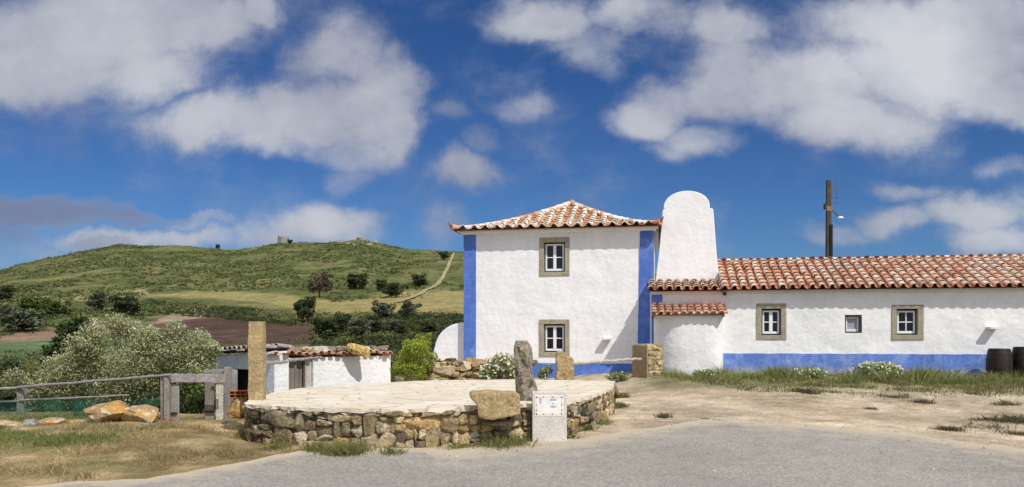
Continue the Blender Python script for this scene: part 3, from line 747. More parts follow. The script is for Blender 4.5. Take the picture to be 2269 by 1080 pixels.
# ------------------------------------------------------------------ utility pole behind the annex
px_, py_ = xy(1836, 36), 36
pole = thing('utility_pole', 'tall dark utility pole rising behind the tiled annex roof', 'utility pole', (px_, py_, .1))
m = MB(); m.add([(-.14, -.13, 0), (.14, -.13, 0), (.14, .13, 0), (-.14, .13, 0), (-.085, -.08, 8.4), (.085, -.08, 8.4), (.085, .08, 8.4), (-.085, .08, 8.4)], [(0, 1, 5, 4), (1, 2, 6, 5), (2, 3, 7, 6), (3, 0, 4, 7), (4, 5, 6, 7)], (.085, .068, .05))
m.box(.01, .13, -.15, -.10, 1, 6.4, (.02, .018, .016)); m.build('shaft', M['pole'], pole)
for k in range(5):
    z = 8.25 - .22 * k; m = MB(); m.tube((.06, 0, z), (.36, -.02, z + .02), .012, .012, 6); m.tube((.36, -.02, z - .02), (.36, -.02, z + .12), .03, .022, 8)
    m.build('insulator', pbr('porcelain_%d' % k, (.16, .15, .15), var=((10, .2),), bump=(), rough=.4) if k == 0 else bpy.data.materials['porcelain_0'], pole)
m = MB(); m.box(-.20, -.09, -.08, .08, 7.1, 7.35, (.06, .05, .045)); m.box(-.13, .13, -.11, -.08, 7.0, 7.22, (.25, .18, .13)); m.build('clamp', M['pole'], pole)
m = MB(); m.tube((.08, -.02, 7.15), (.30, -.1, 6.85), .018, .018, 6); m.tube((.30, -.1, 6.85), (.40, -.16, 6.72), .018, .018, 6); arm = m.build('lamp_arm', M['iron'], pole)
m = MB()
for k in range(7):
    a0, a1 = R(90 * k / 7), R(90 * (k + 1) / 7)
    m.tube((.45, -.20, 6.66 + .10 * math.sin(a0)), (.45, -.20, 6.66 + .10 * math.sin(a1)), .14 * math.cos(a0), max(.01, .14 * math.cos(a1)), 14, caps=False)
m.build('lamp_shade', M['paint'], pole)

# ------------------------------------------------------------------ circular threshing floor
PX = [(548, 893), (620, 899), (700, 903.5), (780, 905.5), (850, 906), (930, 905.5), (1000, 904), (1060, 901), (1150, 896), (1210, 892.5), (1260, 888), (1320, 872), (1349, 859), (1356, 850), (1345, 845), (1200, 842), (1000, 842), (870, 847), (720, 856), (640, 865), (590, 876)]
TOPZ = .55
OUT = []
for px, py in PX:
    Y = (EYE - TOPZ) * K / (py - HZ); OUT.append((xy(px, Y), Y))
def resample(P, step):
    P = np.array(P + [P[0]]); Q = []
    for i in range(len(P) - 1):
        p_1 = P[i - 1] if i else P[-2]; a, b = P[i], P[i + 1]; c = P[i + 2] if i + 2 < len(P) else P[1]
        n = max(1, int(np.hypot(*(b - a)) / step))
        for k in range(n):
            t = k / n; Q.append(.5 * ((2 * a) + (b - p_1) * t + (2 * p_1 - 5 * a + 4 * b - c) * t * t + (3 * a - p_1 - 3 * b + c) * t ** 3))
    return np.array(Q)
OUTR = resample(OUT, .12); CEN = OUTR.mean(0)
eira = thing('threshing_floor', 'raised round stone threshing floor paved with cream slabs', 'threshing floor', (CEN[0], CEN[1], 0))
loc_ = lambda P: np.asarray(P) - np.array((CEN[0], CEN[1], 0))
m = MB(); n = len(OUTR); rad = CEN - OUTR; rad /= np.hypot(rad[:, 0], rad[:, 1])[:, None]
core = OUTR + rad * .045
m.add(loc_([(x, y, -.15) for x, y in core] + [(x, y, TOPZ - .03) for x, y in core]), [(i, (i + 1) % n, (i + 1) % n + n, i + n) for i in range(n)])
rw = m.build('wall_core', M['joint'], eira)
# rubble facing, packed in arc length
seg = np.hypot(*(np.roll(OUTR, -1, 0) - OUTR).T); cum = np.concatenate([[0], np.cumsum(seg)]); LT = cum[-1]
def on_rim(t):
    t %= LT; i = min(int(np.searchsorted(cum, t, 'right')) - 1, n - 1); f = (t - cum[i]) / seg[i]
    a, b = OUTR[i], OUTR[(i + 1) % n]; d = (b - a) / seg[i]; return a + (b - a) * f, d, np.array((d[1], -d[0]))
if np.dot(on_rim(0)[2], -rad[0]) < 0: SGN = -1
else: SGN = 1
m = MB(); rects = []
nblk = int(LT / 1.1)
for k in range(nblk):
    a, b = LT * k / nblk, LT * (k + 1) / nblk
    split_rect(a, b, -.04, TOPZ - .10, rects, .43, .085)
    q = a
    while q < b - .04:
        w = min(random.uniform(.10, .28), b - q); rects.append((q, q + w, TOPZ - .11, TOPZ - .035)); q += w
for a, b, c, d in rects:
    q, tt, nn = on_rim((a + b) / 2); nn = nn * SGN
    r = random.uniform(-.16, .16); t3 = np.array((tt[0], tt[1], 0)); up = np.array((0, 0, 1.)); n3 = np.array((nn[0], nn[1], 0))
    ex = (t3 * math.cos(r) + up * math.sin(r)) * (b - a) * .56; ez = (up * math.cos(r) - t3 * math.sin(r)) * (d - c) * .57
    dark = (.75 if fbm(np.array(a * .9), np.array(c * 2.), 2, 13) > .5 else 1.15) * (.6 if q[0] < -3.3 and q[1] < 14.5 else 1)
    col = np.array(random.choice(STONE)) * random.uniform(.75, 1.2) * dark
    if d - c < .09: col = np.array(random.choice([(.42, .38, .30), (.5, .46, .38), (.22, .19, .15), (.36, .30, .2)])) * random.uniform(.8, 1.2)
    lean = .05 * (TOPZ - (c + d) / 2)
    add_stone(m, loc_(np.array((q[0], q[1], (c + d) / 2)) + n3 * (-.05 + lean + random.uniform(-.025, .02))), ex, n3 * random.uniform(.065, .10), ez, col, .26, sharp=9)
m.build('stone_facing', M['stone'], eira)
# paved top: rings of grid towards the centre, slightly uneven
fm, ft, fp, ftc = newmat('cream_flagstone'); co = ftc.outputs['Object']
mp = nd(ft, 'ShaderNodeMapping'); mp.inputs['Scale'].default_value = (1.5, 2.6, 1); mp.inputs['Rotation'].default_value = (0, 0, .2)
dn = noisen(ft, co, 3, 4, .6); dv = nd(ft, 'ShaderNodeVectorMath'); dv.operation = 'MULTIPLY_ADD'; dv.inputs[1].default_value = (.14, .14, 0); ft.links.new(dn.outputs['Color'], dv.inputs[0]); ft.links.new(co, dv.inputs[2])
ft.links.new(dv.outputs[0], mp.inputs[0])
vor = nd(ft, 'ShaderNodeTexVoronoi'); ft.links.new(mp.outputs[0], vor.inputs['Vector']); vor.inputs['Scale'].default_value = 1.25
ved = nd(ft, 'ShaderNodeTexVoronoi'); ved.feature = 'DISTANCE_TO_EDGE'; ft.links.new(mp.outputs[0], ved.inputs['Vector']); ved.inputs['Scale'].default_value = 1.25
sp = nd(ft, 'ShaderNodeSeparateColor'); ft.links.new(vor.outputs['Color'], sp.inputs[0])
c = mixc(ft, sp.outputs[0], (.70, .595, .44), (.81, .72, .575))
nf = noisen(ft, co, 9, 6, .65); c = mixc(ft, smooth(ft, nf.outputs[0], .52, .72, 0, .5), c, (.60, .47, .33))
nf2 = noisen(ft, co, 1.2, 4, .6); c = mixc(ft, smooth(ft, nf2.outputs[0], .5, .7, 0, .4), c, (.84, .77, .64))
c = mixc(ft, smooth(ft, ved.outputs['Distance'], .045, .0, 0, .75), c, (.42, .33, .22))
ft.links.new(c, fp.inputs['Base Color']); fp.inputs['Roughness'].default_value = .92
bn = nd(ft, 'ShaderNodeBump'); bn.inputs['Strength'].default_value = .6; bn.inputs['Distance'].default_value = .03
hh = mathn(ft, 'ADD', smooth(ft, ved.outputs['Distance'], 0, .07), mathn(ft, 'MULTIPLY', nf.outputs[0], .8)); hh = mathn(ft, 'ADD', hh, mathn(ft, 'MULTIPLY', sp.outputs[1], .8)); ft.links.new(hh, bn.inputs['Height']); ft.links.new(bn.outputs[0], fp.inputs['Normal'])
m = MB(); V = []; rings = 16
for k in range(rings + 1):
    f = k / rings
    for i in range(n):
        q = OUTR[i] - rad[i] * (.035 + .02 * math.sin(i * 1.7)) * (1 - f); q = q + (CEN - q) * f
        V.append((q[0], q[1], TOPZ + .03 * (fbm(np.array(q[0] * 1.4), np.array(q[1] * 1.4), 3, 33) - .5)))
F = [(k * n + i, k * n + (i + 1) % n, (k + 1) * n + (i + 1) % n, (k + 1) * n + i) for k in range(rings) for i in range(n)]
b = len(V); V += [(x, y, TOPZ - .055 + .012 * math.sin(i * 2.3)) for i, (x, y, z) in enumerate(V[:n])]
F += [(i, b + i, b + (i + 1) % n, (i + 1) % n) for i in range(n)]
b2_ = len(V); V += [(q[0], q[1], TOPZ - .055) for q in OUTR + rad * .15]
F += [(b + i, b2_ + i, b2_ + (i + 1) % n, b + (i + 1) % n) for i in range(n)]
m.add(loc_(V), F); recalc(m.build('paving', fm, eira, smooth=False))

def monolith(name, label, cat, base, w, t, h, mat, rough=.12, lean=(0, 0), rz=0, taper=.85, sharp=2, p_sq=True):
    o = thing(name, label, cat, base, rz); m = MB()
    add_stone(m, (lean[0] / 2, lean[1] / 2, h / 2), (w / 2, 0, 0), (0, t / 2, 0), (lean[0] / 2, lean[1] / 2, h / 2), (.34, .28, .2), rough, True, sharp)
    V = m.V[0]; k = 1 - (1 - taper) * np.clip(V[:, 2] / h, 0, 1); V[:, 0] *= k; V[:, 1] *= k
    return o, m
# squared tan gate post at the left of the floor
tp = at(570, 886, 12.9)
post = MB(); N = 12; V = []
for j in range(N + 1):
    z = -.05 + 1.30 * j / N
    for (x, y) in ((-.118, -.11), (0, -.115), (.118, -.11), (.118, .11), (0, .115), (-.118, .11)):
        k = 1 - .05 * j / N; V.append((x * k + random.uniform(-.007, .007), y * k + random.uniform(-.007, .007), z + (random.uniform(-.02, .02) if j == N else 0)))
post.add(V, [(j * 6 + i, j * 6 + (i + 1) % 6, j * 6 + 6 + (i + 1) % 6, j * 6 + 6 + i) for j in range(N) for i in range(6)] + [tuple(range(N * 6, N * 6 + 6))])
o = recalc(post.build('stone_post', M['tanstone'])); o.location = (tp.x, tp.y, TOPZ); o.rotation_euler = (0, 0, .05)
tag(o, 'tall square tan stone post at the left edge of the paved floor', 'stone post')
# gnarled upright stone
q = at(1170, 890, 12.75); o = thing('standing_stone', 'gnarled grey upright stone behind the concrete plaque marker', 'standing stone', (q.x, q.y, 0))
m = MB(); V = []; N = 34; A = 18
for j in range(N + 1):
    z = -.1 + 1.60 * j / N; f = j / N
    off = -.02 + .10 * (1 - f) ** 1.3 - .09 * f + .012 * math.sin(f * 9)
    w = .17 * (1 - .22 * f) + .012 * math.sin(f * 14 + 1); d = .15
    if f > .93: w *= 1 - (f - .93) * 4.5; d *= 1 - (f - .93) * 5
    for i in range(A):
        a = 2 * math.pi * i / A; c, s_ = math.cos(a), math.sin(a)
        k = 1 + .22 * mnoise.noise(Vector((c * 1.2, s_ * 1.2, z * 2.3))) + .20 * mnoise.noise(Vector((c * 3, s_ * 3, z * 6 + 3))) + .10 * mnoise.noise(Vector((c * 6, s_ * 6, z * 14 + 3)))
        V.append((off + w * k * math.copysign(abs(c) ** .75, c), d * k * math.copysign(abs(s_) ** .75, s_), z))
m.add(V, [(j * A + i, j * A + (i + 1) % A, (j + 1) * A + (i + 1) % A, (j + 1) * A + i) for j in range(N) for i in range(A)] + [tuple(range(N * A, N * A + A))])
m.build('stone_body', M['greystone'], o)
# big block set on the wall rim
q = at(1098, 895, 11.62); o = thing('stone_block', 'big tan stone block set into the rim of the paved floor', 'stone block', (q.x, q.y, .40), .05)
m = MB(); P = [(-.36, .37), (-.37, .30), (-.27, .20), (-.24, .01), (-.05, -.02), (.34, .05), (.36, .10), (.345, .33), (.30, .36), (-.1, .385)]
m.prism(P, -.22, .24, (.33, .26, .14)); BLOCK = recalc(m.build('stone_body', M['tanstone'], o))
# short tan stone at the back of the floor
q = at(1251, 840, 18.75); o = thing('stone_post', 'short rough yellow stone stump at the back of the paved floor', 'stone post', (q.x, q.y, TOPZ - .06))
m = MB(); P = [(-.21, 0), (.22, 0), (.225, .16), (.20, .33), (.215, .50), (.17, .555), (.03, .60), (-.02, .70), (-.10, .735), (-.19, .70), (-.20, .50), (-.185, .30)]
m.prism(P, -.16, .17); sb_ = recalc(m.build('stone_body', M['tanstone'], o))
def rugged(ob, cuts, amp, sc, bev=.03):
    """chip and roughen a blocky stone with real geometry"""
    import bmesh
    b = bmesh.new(); b.from_mesh(ob.data); bmesh.ops.bevel(b, geom=b.edges[:], offset=bev, segments=2, affect='EDGES', profile=.6)
    bmesh.ops.triangulate(b, faces=[f for f in b.faces if len(f.verts) > 4])
    for _ in range(cuts): bmesh.ops.subdivide_edges(b, edges=[e for e in b.edges if e.calc_length() > .045], cuts=1, use_grid_fill=True)
    b.normal_update()
    for v in b.verts:
        w = v.co * sc; v.co += v.normal * amp * (mnoise.noise(w) + .6 * mnoise.noise(w * 2.7) + .3 * mnoise.noise(w * 7))
    b.to_mesh(ob.data); b.free()
rugged(sb_, 4, .026, 5)
rugged(BLOCK, 4, .014, 5, .03)

# plaque marker
q = at(1217, 973, 12.02); sg = thing('plaque_marker', 'pale concrete marker with a glazed tile plaque beside the road', 'sign', (q.x, q.y, 0), R(3))
m = MB(); m.box(-.258, .258, -.06, .06, -.05, .745); bevel(m.build('slab', M['concrete'], sg), .012, 2)
m = MB(); m.box(-.225, .205, -.066, -.058, .385, .69, (.86, .83, .78)); pl = m.build('tile_panel', M['plaintint'], sg)
m = MB(); x0, x1, z0, z1 = -.212, .192, .398, .677; ycol = [(.75, .5, .12), (.8, .42, .18), (.75, .66, .25), (.8, .5, .2)]; dcol = [(.10, .13, .22), (.13, .16, .12), (.2, .13, .17)]
e = .03
for k in range(13):
    xa = x0 + e + (x1 - x0 - 2 * e) * k / 13; xb = x0 + e + (x1 - x0 - 2 * e) * (k + .78) / 13
    for za in (z0, z1 - e * .8):
        c = random.choice(dcol) if k in (3, 8) else np.array(random.choice(ycol)) * .5 + .42
        m.box(xa, xb, -.0685, -.064, za + .004, za + e * .7, c)
for k in range(8):
    za = z0 + e + (z1 - z0 - 2 * e) * k / 8; zb = z0 + e + (z1 - z0 - 2 * e) * (k + .75) / 8
    for xa in (x0, x1 - e * .8):
        c = random.choice(dcol) if k in (1, 4) else np.array(random.choice(ycol)) * .4 + .5
        m.box(xa + .004, xa + e * .7, -.0685, -.064, za, zb, c)
for xa in (x0, x1 - e):
    for za in (z0, z1 - e):
        for dx, dz in ((0, .012), (.012, 0), (.012, .016), (.02, .008)):
            m.box(xa + dx, xa + dx + .012, -.0687, -.064, za + dz, za + dz + .012, random.choice(dcol))
m.build('border', M['plaintint'], pl)
m = MB(); cx_, cz_ = -.135, .60       # small blue shield emblem
m.prism([(cx_ - .018, cz_ + .035), (cx_ + .018, cz_ + .035), (cx_ + .018, cz_ - .012), (cx_, cz_ - .042), (cx_ - .018, cz_ - .012)], -.0685, -.064, (.36, .42, .60))
m.box(cx_ - .004, cx_ + .004, -.0695, -.066, cz_ - .03, cz_ + .03, (.70, .72, .78)); m.box(cx_ - .013, cx_ + .013, -.0692, -.066, cz_ + .006, cz_ + .013, (.70, .72, .78)); m.box(cx_ - .02, cx_ + .02, -.0687, -.066, cz_ + .038, cz_ + .05, (.45, .42, .35))
m.build('emblem', M['plaintint'], pl)
# three short lines of lettering, too small in the photograph to spell out
for zc, wd, hh, c, nl in ((.625, .105, .030, (.12, .20, .48), 6), (.568, .034, .022, (.16, .18, .38), 2), (.520, .085, .026, (.18, .18, .36), 5)):
    m = MB()
    for k in range(nl):
        xa = .055 - wd / 2 + wd * k / nl; w = wd / nl * .72
        m.box(xa, xa + w * .28, -.0685, -.064, zc - hh / 2, zc + hh / 2, c)
        m.box(xa + w * .28, xa + w, -.0684, -.064, zc + hh / 2 - hh * .24, zc + hh / 2, c)
        if k % 2: m.box(xa + w * .72, xa + w, -.0683, -.064, zc - hh / 2, zc + hh / 2 - hh * .24, c)
        else: m.box(xa + w * .28, xa + w * .85, -.0683, -.064, zc - hh / 2, zc - hh / 2 + hh * .24, c)
    m.build('lettering', M['plaintint'], pl)

# masonry gate pillar
gp_ = at(1441, 838, 24.6); gpo = thing('gate_pillar', 'square rubble masonry gate pillar with a plastered shaded side', 'pillar', (gp_.x, gp_.y + .42, float(zt(gp_.x, gp_.y))), R(33))
m = MB(); m.box(-.31, .31, -.31, .31, -.2, .98); m.build('core', M['joint'], gpo)
m = MB(); pal = [(.46, .37, .20), (.40, .31, .16), (.50, .43, .28), (.34, .27, .15), (.54, .48, .34)]
TH = R(33)
# local axes: the pillar's two seen faces
rubble_face(m, (-.325, -.325), (.325, -.325), -.05, .99, (0, -1), .30, .13, .07, pal)
m.build('stone_facing', M['stone'], gpo)
m = MB(); m.box(-.355, -.30, -.345, .345, -.1, 1.0); bevel(m.build('plaster_face', pbr('tan_plaster', (.34, .25, .14), var=((4, .15), (30, .25)), bump=((14, .5, .02),)), gpo), .02)
m = MB()
for i in range(3):
    for j in range(3): add_stone(m, (-.21 + .21 * i, -.21 + .21 * j, .99), (.12, .01, 0), (0, .12, 0), (0, 0, .045), np.array(random.choice(pal)), .15, sharp=3)
m.build('capping', M['stone'], gpo)
# rails
def rail(a, b, r, label, col=(.36, .32, .27)):
    a, b = Vector(a), Vector(b); m = MB(); m.tube((0, 0, 0), b - a, r, r * .85, 8, col, wob=r * .35); o = m.build('wooden_rail', M['wood']); o.location = a; tag(o, label, 'rail'); return o
g2 = at(1416, 797, 24.35)
rail(at(1262, 806, 18.95), at(1420, 796, 24.55), .045, 'long grey pole laid from the yellow stump to the gate pillar', (.52, .46, .38))
rail(at(578, 808, 12.95), at(712, 792, 20.2), .035, 'thin grey pole running from the tan post to the shed door', (.36, .33, .29))

# low rubble wall behind the floor
lw = thing('rubble_wall', 'low dry stone wall between the yellow green bush and white daisies', 'wall', (-1.3, 19.5, 0))
m = MB(); rubble_face(m, (-1.15, -.16), (1.75, -.16), -.1, .93, (0, -1), .36, .15, .14, [(.44, .35, .2), (.50, .43, .30), (.38, .28, .15), (.30, .25, .17), (.5, .4, .22)])
for k in range(16):
    add_stone(m, (-1.1 + .19 * k + random.uniform(-.05, .05), random.uniform(-.1, .15), .93 + random.uniform(-.05, .05)), (random.uniform(.1, .17), 0, 0), (0, .14, 0), (0, 0, random.uniform(.05, .09)), np.array(random.choice(STONE)) * 1.2, .25, sharp=4)
m.build('stone_facing', M['stone'], lw)
m = MB(); m.box(-1.15, 1.75, -.08, .22, -.2, .86); m.build('core', M['joint'], lw)
for k, (px, py, Y, a, b, lab) in enumerate(((905, 838, 18.95, .36, .12, 'wide flat pale stone lying below the yellow green bush'), (985, 822, 18.9, .24, .13, 'rounded pale boulder at the foot of the low stone wall'))):
    q = at(px, py, Y); o, mm = None, MB(); add_stone(mm, (0, 0, b), (a, 0, 0), (0, a * .6, 0), (0, 0, b), (.5, .40, .29), .2, True, 4)
    o = mm.build('boulder', M['stone']); o.location = (q.x, q.y, q.z - b); tag(o, lab, 'boulder')

# ------------------------------------------------------------------ ruined shed
c0 = Vector((xy(608, 20.0), 20.0, 0)); TH = R(46)
# local x runs along the sunlit front (to the right and back), local y into the shed
shed = thing('ruined_shed', 'low ruined white shed with broken clay tiles and rubble on its roof', 'shed', (c0.x, c0.y, 0), TH)
sb = -1.3
m = MB(); wall_front(m, 0, 3.6, sb, 1.0, 0, [(.40, 1.10, sb - .1, .98)], cell=.2, amp=.03, seed=7)
zt_l = 1.17
sw = MB(); sw.add([(0, 0, sb), (0, 3.12, sb), (0, 3.12, .98), (0, 0, zt_l), (0, 1.20, sb), (0, 2.02, sb), (0, 2.02, .68), (0, 1.20, .68), (0, 1.20, zt_l - .03), (0, 2.02, zt_l - .1)], [(0, 3, 8, 7, 4), (7, 8, 9, 6), (5, 6, 9, 2, 1)])
m.add([(0, 0, 1.0), (.40, 0, 1.0), (.40, 0, 1.18), (0, 0, zt_l + .0)], [(0, 1, 2, 3)])
m.add([(3.6, 0, sb), (3.6, 3.12, sb), (3.6, 3.12, 1.0), (3.6, 0, 1.0), (0, 3.12, sb), (0, 3.12, .98)], [(0, 3, 2, 1), (4, 1, 2, 5)])
m.add([(.4, 0, sb), (.4, .3, sb), (.4, .3, 1.0), (.4, 0, 1.0), (1.1, 0, sb), (1.1, .3, sb), (1.1, .3, 1.0), (1.1, 0, 1.0)], [(0, 3, 2, 1), (4, 5, 6, 7)])
recalc(m.build('wall', M['whiteruin'], shed)); sw.build('side_wall', M['whiteruin2'], shed)
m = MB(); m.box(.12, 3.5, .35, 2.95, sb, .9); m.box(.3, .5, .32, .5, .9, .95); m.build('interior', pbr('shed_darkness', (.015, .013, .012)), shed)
dr = MB()
for k in range(4):
    dr.box(.42 + .115 * k, .42 + .115 * k + .108, .14 + .004 * (k % 2), .18, sb, .90, (.24 - .02 * k, .21 - .02 * k, .18 - .02 * k))
dr.box(.92, 1.085, .06, .12, sb, .93, (.50, .46, .40)); dr.box(.90, .93, .05, .14, sb, .93, (.40, .37, .33)); dr.box(.40, 1.1, .02, .09, .955, .99, (.25, .21, .18))
dr.build('plank_door', M['wood'], shed)
tl = MB(); SL = 4.7
def ssurf(r, t):       # shallow roof falling to the front
    nn = np.array((0, -.05, 1.)); nn /= np.linalg.norm(nn); return (r - .05, -.12 + t, 1.03 - .006 * r + .05 * t + .03 * math.sin(r * 5)), nn, (1, 0, 0)
rr = random.Random(4)
canal_tiles(tl, ssurf, 5, 17, .22, .36, PAL_MIX + PAL_RED, PAL_RED, keep=lambda r, t: rr.random() < .70, rc=.095, rp=.08, seed=21)
def lsurf(r, t):       # left part, corrugated row along the shaded side
    return (-.10 + t, 3.12 - r, 1.05 + .14 * (r / 3.12) + .03 * t), np.array((-.05, 0, 1.)), (0, -1, 0)
canal_tiles(tl, lsurf, 2, 12, .26, .36, [(.36, .33, .30), (.45, .41, .36), (.30, .27, .25)], [(.05, .045, .04)], rc=.105, rp=.08, lift=.05, mono=True, seed=22)
srf = tl.build('roof', M['tile'], shed)
m = MB(); m.box(.02, 3.58, .02, 3.0, .97, 1.02); m.build('underlay', M['deck'], srf)
m = MB()
for k in range(64):
    x = random.uniform(.2, 3.5); y = random.uniform(.05, .9); s_ = random.uniform(.035, .15)
    add_stone(m, (x, y, 1.14 + s_ * .4), (s_ * 1.5, random.uniform(-.04, .04), 0), (0, s_, 0), (0, .02, s_ * .55), np.array(random.choice([(.40, .37, .33), (.30, .27, .22), (.52, .50, .46), (.36, .20, .12), (.24, .19, .15)])), .25, sharp=4)
m.build('rubble', M['stone'], srf)
q = at(797, 788, 21.4); mm = MB(); add_stone(mm, (0, 0, .12), (.27, 0, -.05), (0, .2, 0), (-.07, 0, .16), (.62, .44, .16), .2, True, 6)
o = mm.build('boulder', M['stone']); o.location = (q.x, q.y, q.z + .02); tag(o, 'pointed orange yellow stone sitting on the shed roof', 'boulder')
# hollow brick lying by the tan post
q = at(534, 886, 13.3); o = thing('hollow_brick', 'broken hollow clay brick on a mossy stone left of the tan post', 'brick', (q.x, q.y, q.z - .03), .2)
m = MB()
for j in range(2):
    for i in range(4):
        xa = -.17 + .085 * i; m.box(xa, xa + .085, -.07, .1, .06 + .055 * j, .072 + .055 * j)
    for i in range(5): m.box(-.175 + .085 * i, -.163 + .085 * i, -.068, .1, .072 + .055 * j, .115 + .055 * j)
m.box(-.172, .175, -.069, .1, .17, .182); m.box(-.16, .16, .02, .09, .075, .168)
bevel(m.build('brick_body', M['clay'], o), .003, 1)
mm = MB(); add_stone(mm, (0, 0, 0), (.2, 0, 0), (0, .17, 0), (0, 0, .17), (.36, .24, .1), .2, True, 4)
o2 = mm.build('boulder', M['lichen']); o2.location = (q.x - .02, q.y, q.z - .14); tag(o2, 'mossy stone under the broken hollow brick', 'boulder')

# ------------------------------------------------------------------ field fence and gate
FP = [(-40, 15.2, 864, 935), (40, 15.0, 858, 935), (372, 14.0, 829, 947)]
wcol = (.27, .235, .205)
fence = thing('field_fence', 'old wooden rail fence hung with torn green netting', 'fence', (-7, 14.5, 0))
fo = Vector((-7, 14.5, 0))
def plank(mb, px0, px1, py0, py1, Y, th=.05, col=wcol, Y2=None, base=None, tilt=0):
    a = at(px0, py0, Y); b = at(px1, py1, Y); mb.box(a.x, b.x, Y, Y + th, min(a.z, b.z) if base is None else base, max(a.z, b.z), col)
for px0, px1, pt, Y in ((36, 51, 856, 15.0), (362, 374, 829, 14.0), (-260, -245, 862, 15.4)):
    m = MB(); plank(m, px0, px1, pt, 960, Y, .10, wcol); 
    for V in m.V: V -= np.array(fo)
    bevel(m.build('post', M['wood'], fence), .01, 1)
def frail(a, b, r, col=(.30, .27, .24)):
    m = MB(); m.tube(Vector(a) - fo, Vector(b) - fo, r, r * .9, 7, col, wob=.005); m.build('rail', M['wood'], fence)
frail(at(38, 859, 14.97), at(380, 831, 13.97), .025); frail(at(-260, 874, 15.37), at(44, 860, 14.97), .03); frail(at(44, 888, 15.0), at(285, 876, 14.3), .02); frail(at(-260, 898, 15.4), at(44, 889, 15.0), .02)
# netting
nm, nt, np_, ntc = newmat('green_netting'); np_.inputs['Base Color'].default_value = (.012, .10, .062, 1); np_.inputs['Roughness'].default_value = .8
nn_ = noisen(nt, ntc.outputs['Object'], 3, 4, .6); tr = nd(nt, 'ShaderNodeBsdfTransparent'); mx = nd(nt, 'ShaderNodeMixShader')
nt.links.new(smooth(nt, nn_.outputs[0], .35, .7, .25, .62), mx.inputs[0]); nt.links.new(tr.outputs[0], mx.inputs[1]); nt.links.new(np_.outputs[0], mx.inputs[2]); nt.links.new(mx.outputs[0], nt.nodes['Material Output'].inputs[0])
m = MB(); V = []; NX = 70
pa, pb = at(-260, 890, 15.42), at(362, 884, 14.08)
for i in range(NX + 1):
    f = i / NX; q = pa.lerp(pb, f); sg_ = .05 * math.sin(i * .5) + .03 * math.sin(i * 1.3 + 1)
    ztop = .38 + sg_ * .6 + .07 * f
    for j in range(5): V.append((q.x - fo.x, q.y + .06 + .04 * math.sin(i * .8 + j) - fo.y, -.15 + (ztop + .15) * j / 4))
m.add(V, [(i * 5 + j, i * 5 + 5 + j, i * 5 + 6 + j, i * 5 + 1 + j) for i in range(NX) for j in range(4)]); m.build('netting', nm, fence, smooth=True)
gate = thing('garden_gate', 'grey plank gate frame standing between the fence and the tan post', 'gate', (-5.6, 14.3, 0)); go = Vector((-5.6, 14.3, 0))
def gpart(name, px0, px1, py0, py1, Y, th=.05, col=wcol, base=None):
    m = MB(); plank(m, px0, px1, py0, py1, Y, th, col, base=base)
    for V in m.V: V -= np.array(go); V[:, 0] += rng.normal(size=len(V)) * .004
    bevel(m.build(name, M['wood'], gate), .006, 1)
gpart('post', 355, 366, 832, 950, 14.06, .08, (.25, .22, .19))
gpart('board', 375, 396, 852, 948, 14.10, .04, (.30, .275, .24)); gpart('crossbar', 372, 498, 829, 848, 14.05, .045, (.34, .31, .30)); gpart('crossbar', 452, 500, 819, 828, 14.62, .04, (.31, .28, .24))
gpart('board', 453, 474, 838, 940, 14.50, .04, (.24, .21, .19)); gpart('board', 478, 494, 847, 938, 14.42, .03, (.58, .54, .45)); gpart('post', 497, 510, 814, 936, 14.55, .08, (.29, .26, .24)); gpart('post', 512, 524, 820, 930, 15.0, .08, (.30, .28, .26))
gpart('hinge', 378, 392, 914, 918, 14.06, .03, (.05, .03, .025)); gpart('hinge', 452, 474, 911, 914, 14.46, .03, (.05, .03, .025)); gpart('crossbar', 470, 500, 845, 850, 14.40, .04, (.38, .34, .29))

# ------------------------------------------------------------------ boulders by the fence
def boulder(px, py, Y, a, b, c, label, col, mat='lichen', ry=0., sharp=5):
    q = at(px, py, Y); m = MB(); ca, sa = math.cos(ry), math.sin(ry)
    add_stone(m, (0, 0, 0), (a * ca, 0, a * sa), (0, b, 0), (-c * sa, 0, c * ca), col, .24, True, sharp + 3)
    o = m.build('boulder', M[mat]); o.location = q; tag(o, label, 'boulder'); return o
boulder(240, 917, 13.5, .36, .28, .19, 'orange lichen boulder sloping up to the right, largest by the fence', (.34, .24, .12), ry=.24)
boulder(312, 922, 13.6, .27, .25, .16, 'flat topped orange lichen boulder beside the gate post', (.36, .28, .16), ry=-.1)
boulder(300, 944, 13.35, .40, .2, .07, 'pale grey slab lying under the orange lichen boulders', (.44, .40, .34), 'stone')
boulder(113, 938, 13.6, .20, .18, .08, 'small orange topped stone among the fence stones', (.34, .26, .17))
boulder(66, 942, 13.5, .13, .12, .10, 'round blue grey stone near the fence post', (.30, .31, .33), 'stone')
boulder(50, 956, 13.2, .10, .1, .06, 'little pale grey stone in front of the round grey one', (.45, .45, .46), 'stone')
boulder(10, 944, 13.2, .27, .22, .10, 'flat cream stone at the left edge of the picture', (.56, .45, .28), 'stone')
boulder(165, 938, 13.7, .22, .2, .07, 'low brown stone between the orange topped stones', (.26, .19, .12))
boulder(1108, 938, 11.72, .26, .15, .05, 'narrow ledge stone jutting below the big tan block', (.40, .34, .22), 'stone')

